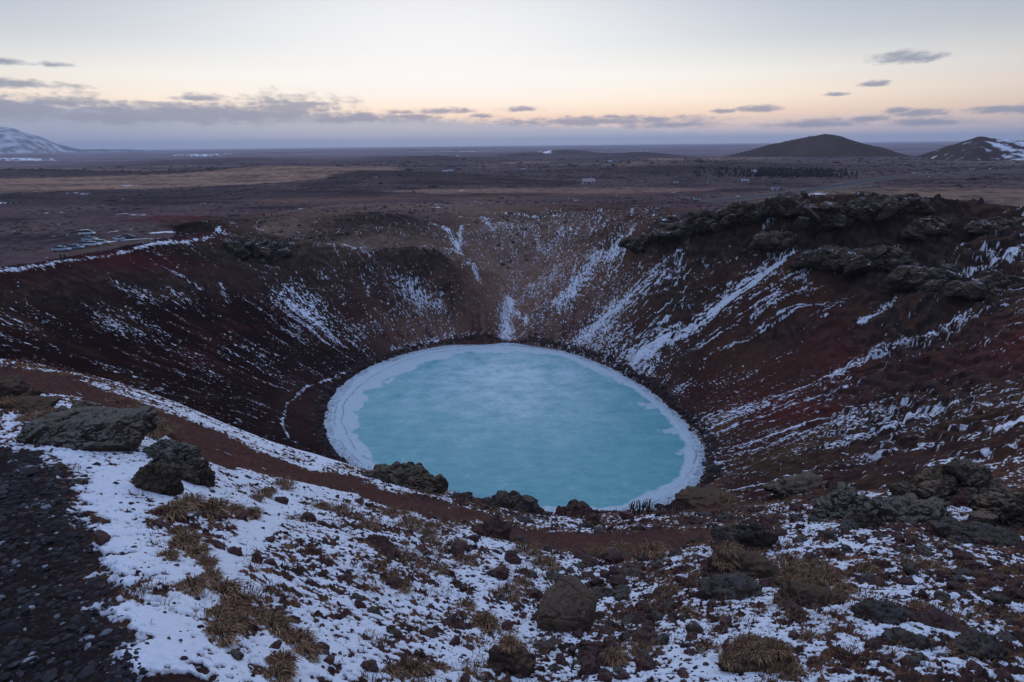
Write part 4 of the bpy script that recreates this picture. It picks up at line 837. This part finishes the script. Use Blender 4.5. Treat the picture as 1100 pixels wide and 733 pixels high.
scatter('heath', bm_, bx[k], by[k], bz[k], np.exp(rng.normal(math.log(.62), .45, len(k)))*np.clip(br[k]/400, .5, 2.4), mB, .7, kind='stuff', label='low dark heath scrub covering the plain')
def conifer(seed):
    rg = np.random.default_rng(seed); VV, FF, off = [], [], 0
    for t in range(7):
        z0 = .12+t*.125; rad = .42*(1-t/7.6); n = 9; a = np.linspace(0, 2*np.pi, n, endpoint=False)+rg.uniform(0, 1); r_ = rad*rg.uniform(.65, 1.2, n)
        ring = np.stack([r_*np.cos(a), r_*np.sin(a), z0+rg.uniform(-.03,.03,n)], 1); VV += [ring, np.array([[0,0,z0+.22]])]; FF += [[off+k_, off+(k_+1) % n, off+n] for k_ in range(n)]; off += n+1
    return mesh_np('conifer', np.vstack(VV), np.array(FF))
cf = [conifer(s) for s in (1,2,3,4)]
wq = hit([(rng.normal(852, 32) if k_ % 4 else rng.uniform(745, 910), rng.uniform(185, 192)) for k_ in range(700)])
mW, N = new_mat('conifer'); P = N.n('ShaderNodeNewGeometry').outputs['Position']; finish(N, N.mix(N.ss(N.noise(P, .15, 3), .35, .65), (.014,.022,.018,1), (.026,.036,.026,1)), .9)
wz, _ = gnd_v(wq[:,0], wq[:,1])
scatter('woodland', cf, wq[:,0], wq[:,1], wz, rng.uniform(1.8, 3.8, len(wq)), mW, 1.0, kind='stuff', label='dark green conifer plantation in front of the round hill')
# ------------------------------------------------------------------ people on the rim path
def plain_mat(name, c, rough=.7, spec=.3, **kw):
    m, N = new_mat(name); P = N.n('ShaderNodeTexCoord').outputs['Object']; n = N.noise(P, 9, 4)
    finish(N, N.mix(n, tuple(v*.75 for v in c)+(1,), tuple(min(v*1.2,1) for v in c)+(1,)), rough, spec=spec, **kw); return m
mSkin = plain_mat('skin', (.45,.28,.20)); mDark = plain_mat('dark_cloth', (.018,.018,.022), .9); mBlue = plain_mat('navy_cloth', (.02,.024,.045), .9); mHair = plain_mat('hair', (.03,.022,.016))
def skin_mesh(pts, edges, rad, name, levels=1):
    me = bpy.data.meshes.new(name); me.from_pydata(pts, edges, []); o = bpy.data.objects.new(name, me); scene.collection.objects.link(o)
    o.modifiers.new('s', 'SKIN')
    for v, r_ in zip(me.skin_vertices[0].data, rad): v.radius = (r_, r_)
    me.skin_vertices[0].data[0].use_root = True
    sd_ = o.modifiers.new('d', 'SUBSURF'); sd_.levels = levels; sd_.render_levels = levels
    dg = bpy.context.evaluated_depsgraph_get(); out = bpy.data.meshes.new_from_object(o.evaluated_get(dg)); bpy.data.objects.remove(o); bpy.data.meshes.remove(me); out.name = name
    for p_ in out.polygons: p_.use_smooth = True
    return out
def person(px, py, label, stride, turn, cloth, group):
    q = hit([(px,py)])[0]; z = gnd(q[0], q[1]); s = stride
    P_ = [(0,0,.95),(0,0,1.15),(0,.0,1.40),(0,.01,1.50),(0,.02,1.62),(0,.02,1.72),(.10,0,.90),(.11,s*.5,.50),(.11,s*.25,.08),(.11,s*.25+.14,.04),(-.10,0,.90),(-.11,-s*.15,.50),(-.11,-s*.6,.08),(-.11,-s*.6+.14,.04),
          (.20,0,1.40),(.25,-s*.3,1.13),(.25,-s*.1+.08,.90),(.25,-s*.1+.12,.80),(-.20,0,1.40),(-.25,s*.3,1.13),(-.25,s*.5,.90),(-.25,s*.55,.80)]
    E_ = [(0,1),(1,2),(2,3),(3,4),(4,5),(0,6),(6,7),(7,8),(8,9),(0,10),(10,11),(11,12),(12,13),(2,14),(14,15),(15,16),(16,17),(2,18),(18,19),(19,20),(20,21)]
    R_ = [.16,.15,.17,.065,.10,.08,.10,.075,.05,.045,.10,.075,.05,.045,.075,.055,.042,.04,.075,.055,.042,.04]
    root = link('person', skin_mesh(P_, E_, R_, 'person'), mSkin, label=label, category='person', group=group); root.location = (q[0], q[1], z); root.rotation_euler = (0, 0, turn)
    jk = skin_mesh([(0,0,.86),(0,0,1.12),(0,0,1.40),(.20,0,1.40),(.25,-s*.3,1.13),(.25,-s*.1+.08,.92),(-.20,0,1.40),(-.25,s*.3,1.13),(-.25,s*.5,.92)], [(0,1),(1,2),(2,3),(3,4),(4,5),(2,6),(6,7),(7,8)], [.19,.19,.20,.10,.08,.06,.10,.08,.06], 'jacket'); link('jacket', jk, cloth, root)
    tr = skin_mesh([(0,0,.93),(.10,0,.88),(.11,s*.5,.50),(.11,s*.25,.10),(-.10,0,.88),(-.11,-s*.15,.50),(-.11,-s*.6,.10)], [(0,1),(1,2),(2,3),(0,4),(4,5),(5,6)], [.175,.125,.095,.075,.125,.095,.075], 'trousers'); link('trousers', tr, mDark, root)
    v, f = ico(3); k = v.copy(); k[:,2] = np.maximum(k[:,2], -.35); k = k*(.105,.118,.115)+(0,.005,1.685); link('hat', mesh_np('hat', k, f), mHair, root)
GP = 'visitors walking on the rim path'
person(66, 280, 'person on the rim path below the parked cars, left of a pair', .25, 2.2, mBlue, GP)
person(70.5, 280, 'person on the rim path below the parked cars, right of a pair', .2, 2.5, mDark, GP)
person(284, 234, 'person in dark clothes on the far rim path, left of the two standing apart', .1, .6, mDark, GP)
person(292, 233.5, 'person in navy jacket on the far rim path, right of the two standing apart', .2, 1.6, mBlue, GP)
person(312, 259, 'person in dark clothes on the lower terrace track, left of a close pair', .2, 1.2, mDark, GP)
person(316, 259, 'person in dark clothes on the lower terrace track, right of a close pair', .1, 1.4, mBlue, GP)
person(168, 262, 'lone person in dark clothes where the snowy rim path meets the car park', .2, 1.8, mDark, GP)

# ------------------------------------------------------------------ parked cars
mGlass = plain_mat('car_glass', (.02,.03,.04), .12, .5); mTyre = plain_mat('tyre', (.015,.015,.016), .9); mLamp = plain_mat('lamp_glass', (.6,.62,.65), .2, .5); mRim = plain_mat('wheel_rim', (.35,.36,.38), .4, .5, Metallic=.7)
def loft(secs, name):
    """closed skin over sections given as (x, half width, bottom, top, top half width)"""
    V_, F_ = [], []; n = 8
    for (x, w, b, t, tw) in secs:
        V_ += [(x,-w*.92,b),(x,-w,b+.12),(x,-w,(b+t)/2),(x,-tw,t),(x,tw,t),(x,w,(b+t)/2),(x,w,b+.12),(x,w*.92,b)]
    for k in range(len(secs)-1):
        for j in range(n): F_.append((k*n+j, k*n+(j+1) % n, (k+1)*n+(j+1) % n, (k+1)*n+j))
    me = bpy.data.meshes.new(name); me.from_pydata(V_, [], F_+[tuple(range(n))[::-1], tuple(range((len(secs)-1)*n, len(secs)*n))]); bm = bmesh.new(); bm.from_mesh(me); bmesh.ops.recalc_face_normals(bm, faces=bm.faces)
    bmesh.ops.bevel(bm, geom=[e for e in bm.edges if len(e.link_faces) == 2 and e.calc_face_angle(0) > .5], offset=.05, segments=2, affect='EDGES', clamp_overlap=True); bm.to_mesh(me); bm.free()
    for p_ in me.polygons: p_.use_smooth = True
    return me
def cyl(r_, w, name, seg=20):
    bm = bmesh.new(); bmesh.ops.create_cone(bm, segments=seg, radius1=r_, radius2=r_, depth=w, cap_ends=True); bmesh.ops.rotate(bm, verts=bm.verts, matrix=Matrix.Rotation(math.pi/2, 3, 'X')); bmesh.ops.bevel(bm, geom=[e for e in bm.edges if len(e.link_faces) == 2 and e.calc_face_angle(0) > 1], offset=min(w,r_)*.15, segments=2, affect='EDGES')
    me = bpy.data.meshes.new(name); bm.to_mesh(me); bm.free(); return me
def boxm(x0, x1, y0, y1, z0, z1, name, bev=.0):
    bm = bmesh.new(); bmesh.ops.create_cube(bm, size=1); bmesh.ops.scale(bm, vec=(x1-x0, y1-y0, z1-z0), verts=bm.verts); bmesh.ops.translate(bm, vec=((x0+x1)/2, (y0+y1)/2, (z0+z1)/2), verts=bm.verts)
    if bev: bmesh.ops.bevel(bm, geom=list(bm.edges), offset=bev, segments=2, affect='EDGES')
    me = bpy.data.meshes.new(name); bm.to_mesh(me); bm.free(); return me
def car_proto(kind):
    L = 4.5 if kind == 'car' else 4.9; hw = .9; belt = .95 if kind == 'car' else 1.1; top = 1.48 if kind == 'car' else 2.0; h = L/2
    if kind == 'car':
        body = loft([(-h,.78,.35,.78,.72),(-h+.15,.88,.25,.92,.80),(-1.5,hw,.22,.97,.82),(0,hw,.22,belt,.84),(1.0,hw,.22,.93,.82),(h-.3,.87,.24,.78,.74),(h,.72,.35,.62,.62)], 'body')
        cab = loft([(-1.85,.78,.90,.98,.70),(-1.25,.80,.90,1.40,.62),(-.2,.82,.90,1.47,.64),(.45,.82,.90,1.40,.62),(1.2,.78,.90,.96,.70)], 'window'); roof = loft([(-1.25,.60,1.385,1.43,.56),(-.2,.65,1.42,1.50,.60),(.42,.60,1.385,1.43,.56)], 'roof')
    else:
        body = loft([(-h,.85,.35,1.12,.80),(-h+.2,hw,.25,1.15,.86),(0,hw,.25,1.12,.88),(1.3,hw,.25,1.08,.86),(h-.25,.87,.27,.92,.78),(h,.76,.38,.75,.68)], 'body')
        cab = loft([(-2.36,.84,1.06,1.12,.80),(-2.25,.84,1.06,1.85,.72),(0,.86,1.06,1.92,.74),(.9,.84,1.04,1.86,.72),(1.75,.82,1.02,1.10,.76)], 'window'); roof = loft([(-2.3,.74,1.84,1.90,.70),(0,.77,1.88,2.0,.72),(.95,.73,1.83,1.90,.68)], 'roof')
    return body, cab, roof, L
PROTO = {k: car_proto(k) for k in ('car','van')}; wm = cyl(.32, .22, 'wheel'); rmsh = cyl(.19, .24, 'rim', 12); lampm = boxm(-.04,.04,-.16,.16,-.06,.06,'headlight',.02)
paints = {}
def car(px, py, turn, paint, label, kind='car'):
    if paint not in paints: paints[paint] = plain_mat('car_paint', paint, .3, .5, Coat_Weight=.5)
    q = hit([(px,py)])[0]; z = gnd(q[0], q[1]); body, cab, roof, L = PROTO[kind]
    root = link('parked_'+kind, None, label=label, category='car' if kind == 'car' else 'van', group='cars in the car park beyond the left rim'); root.location = (q[0], q[1], z+.06); root.rotation_euler = (0, 0, turn)
    for nm, me, mm in (('body',body,paints[paint]),('window',cab,mGlass),('roof',roof,paints[paint])):
        o = bpy.data.objects.new(nm, me.copy()); o.data.materials.append(mm); scene.collection.objects.link(o); o.parent = root
    for x in (-L*.3, L*.3):
        for y in (-.80, .80):
            w_ = link('wheel', wm, mTyre, root); w_.location = (x, y, .32); link('rim', rmsh, mRim, w_)
    for y in (-.55, .55):
        o = link('headlight', lampm, mLamp, root); o.location = (L/2-.06, y, .66)
WHITE = (.62,.64,.66); SIL = (.38,.42,.46); TEAL = (.10,.20,.26); GREY = (.16,.18,.20)
car(67, 270.5, .25, SIL, 'pale silver car at the left end of the row in the car park')
car(81, 268.5, .3, TEAL, 'teal blue car second from the left end of the parked row')
car(92, 264.5, .2, GREY, 'dark grey car half hidden between the teal car and the front white car')
car(100, 265.5, .35, WHITE, 'white car in front of the group in the middle of the car park')
car(97.5, 259.5, .15, SIL, 'pale car standing behind the white car in the middle of the car park')
car(94, 253, .4, WHITE, 'white van parked farthest back behind the other vehicles', 'van')
car(110, 263.5, .3, WHITE, 'white car at the right end of the middle group beside the snow')
car(128, 259, 2.6, SIL, 'pale car standing apart on the right side of the car park')
car(137, 256, .5, (.02,.02,.025), 'black car parked apart at the far right of the car park')

# ------------------------------------------------------------------ cottages scattered over the plain
mPane = plain_mat('window_glass', (.02,.025,.035), .15, .5); mats_h = {}
def hm(c, rough=.8):
    if c not in mats_h: mats_h[c] = plain_mat('house_paint', c, rough, .2)
    return mats_h[c]
def gable(L, W_, e, t, ov, th, name):
    s = (t-e)/(W_/2); y = W_/2+ov; ze = e-s*ov; V_ = []; 
    for x in (-L/2-ov, L/2+ov): V_ += [(x,-y,ze),(x,0,t),(x,y,ze),(x,y,ze+th),(x,0,t+th),(x,-y,ze+th)]
    F_ = [(0,1,7,6),(1,2,8,7),(2,3,9,8),(3,4,10,9),(4,5,11,10),(5,0,6,11),(0,5,4,1),(1,4,3,2),(6,7,10,11),(7,8,9,10)]
    me = bpy.data.meshes.new(name); me.from_pydata(V_, [], F_); return me
def house(px, py, L, W_, e, wall, roofc, turn, label, chim=False):
    q = hit([(px,py)])[0]; z = gnd(q[0], q[1]); t = e+W_*.36
    root = link('cottage', None, label=label, category='house', group='cottages scattered over the plain'); root.location = (q[0], q[1], z-.1); root.rotation_euler = (0, 0, turn)
    V_ = [(sx*L/2, sy*W_/2, zz) for sx in (-1,1) for sy in (-1,1) for zz in (-.6, e)]+[(-L/2,0,t),(L/2,0,t)]
    me = bpy.data.meshes.new('wall'); me.from_pydata(V_, [], [(0,4,5,1),(2,3,7,6),(0,1,8,3,2),(4,6,7,9,5)]); link('wall', me, hm(wall), root)
    rf = link('roof', gable(L, W_, e+.02, t+.02, .4, .14, 'roof'), hm(roofc, .6), root)
    if chim: link('chimney', boxm(L*.2, L*.2+.6, -.3, .3, t-.6, t+.9, 'chimney'), hm(wall), rf)
    link('door', boxm(-.5, .5, -W_/2-.05, -W_/2+.02, 0, 2.0, 'door'), hm((.09,.05,.035)), root)
    for x in (-L*.33, L*.30):
        f = link('window', boxm(x-.75, x+.75, -W_/2-.06, -W_/2+.02, .9, 2.0, 'window'), hm((.7,.7,.68)), root); link('pane', boxm(x-.6, x+.6, -W_/2-.075, -W_/2-.055, 1.0, 1.9, 'pane'), mPane, f)
CW = (.42,.40,.40); CB = (.10,.06,.045); CG = (.35,.36,.38); RW = (.52,.54,.58); RR_ = (.17,.05,.045); RG = (.22,.25,.29); RB = (.10,.16,.22)
H_ = [(632,198,11,7,2.4,CW,(.42,.30,.30),.1,'wide pale farmhouse alone on the heath in the middle distance',True),
 (655,178,12,8,3,CG,RW,.3,'grey house with snowy roof on the low rise above the lone farmhouse'),
 (648,181,8,6,2.4,(.5,.42,.28),RG,.2,'small yellowish hut just left of the grey house on the rise'),
 (580,168,26,10,3,CW,RW,.05,'long white barn far off beyond the centre rise'),
 (428,175,14,9,3,CW,RB,.2,'blue roofed house leftmost of the far cottage row'),(470,173,14,9,3,CG,RB,-.1,'blue roofed house in the middle of the far cottage row'),(492,170,14,9,3.2,CW,RW,.2,'pale gabled house at the right end of the far cottage row',True),
 (505,171,9,7,2.6,CB,RG,.1,'brown cottage right beside the pale gabled house'),(478,186,11,7,2.6,CW,RW,0,'snow roofed cottage at the left of the cluster below the cottage row'),(484,185,10,7,2.6,CG,RW,.4,'snow roofed cottage in the middle of the cluster below the cottage row'),
 (504,188,9,6,2.4,CW,RB,.1,'blue grey cottage at the right of the cluster below the cottage row'),(537,168,10,7,2.6,CG,RG,.2,'grey cottage on the far slope left of the long white barn'),(562,183,9,6,2.4,CB,RW,-.2,'brown cottage with white roof on the dark slope below the long barn'),
 (574,184,9,6,2.4,CG,RG,.1,'small grey cottage paired with the brown one below the long barn'),(597,181,8,6,2.2,CW,RG,.3,'small white cottage alone between the grey pair and the rise'),(635,167,11,7,2.8,CW,RW,.1,'white house left on top of the far centre rise'),(646,166,11,7,2.8,CG,RB,-.1,'bluish house right on top of the far centre rise'),
 (726,197,6,5,2.2,CW,RW,.1,'little white hut on the heath left of the conifer wood'),(762,197,7,5,2.2,(.55,.47,.36),RG,.2,'cream hut on the heath below the left end of the conifer wood'),(800,196,10,6,2.4,CW,RW,-.1,'white cottage in front of the middle of the conifer wood'),(809,188,9,7,3,CW,RW,.3,'white gabled cottage tucked into the conifer wood',True),
 (898,176,18,8,3,(.20,.055,.045),RR_,.1,'long red house at the foot of the round hill'),(832,205,8,5,2.2,CG,RW,.1,'grey hut beside the road left end'),(404,196,5,4,2.4,CW,RW,.1,'tiny white hut on the left heath above the tan field'),(473,203,5,4,2.2,CW,RG,.2,'tiny pale hut by the track in the middle plain'),
 (748,215,6,4,1.8,CW,RW,.2,'low white shed nearest the right rim on the plain'),(180,173,12,8,3,CW,RW,.1,'white farm building far left on the plain'),(232,172,12,8,3,CG,RW,.1,'pale farm building far off right of the white one on the left plain')]
for k, h in enumerate(H_): house(h[0], h[1], *(v*(.85 if k == 0 else .48) for v in h[2:5]), *h[5:])
HAZE = 1/14500
# ------------------------------------------------------------------ evening air
hz = bpy.data.meshes.new('haze'); E = 28000; zb, zt = -6, 300
hv = [(sx*E, sy*E, z) for z in (zb, zt) for sx, sy in ((-1,-1),(1,-1),(1,1),(-1,1))]
hz.from_pydata(hv, [], [(3,2,1,0),(4,5,6,7),(0,1,5,4),(1,2,6,5),(2,3,7,6),(3,0,4,7)])
m = bpy.data.materials.new('haze'); m.use_nodes = True; N = NT(m.node_tree)
pv = N.n('ShaderNodeVolumePrincipled'); pv.inputs['Color'].default_value = (.80,.86,.97,1); pv.inputs['Density'].default_value = HAZE; pv.inputs['Anisotropy'].default_value = .2
o = N.n('ShaderNodeOutputMaterial'); N.t.links.new(pv.outputs[0], o.inputs['Volume'])
link('haze', hz, m, kind='stuff')
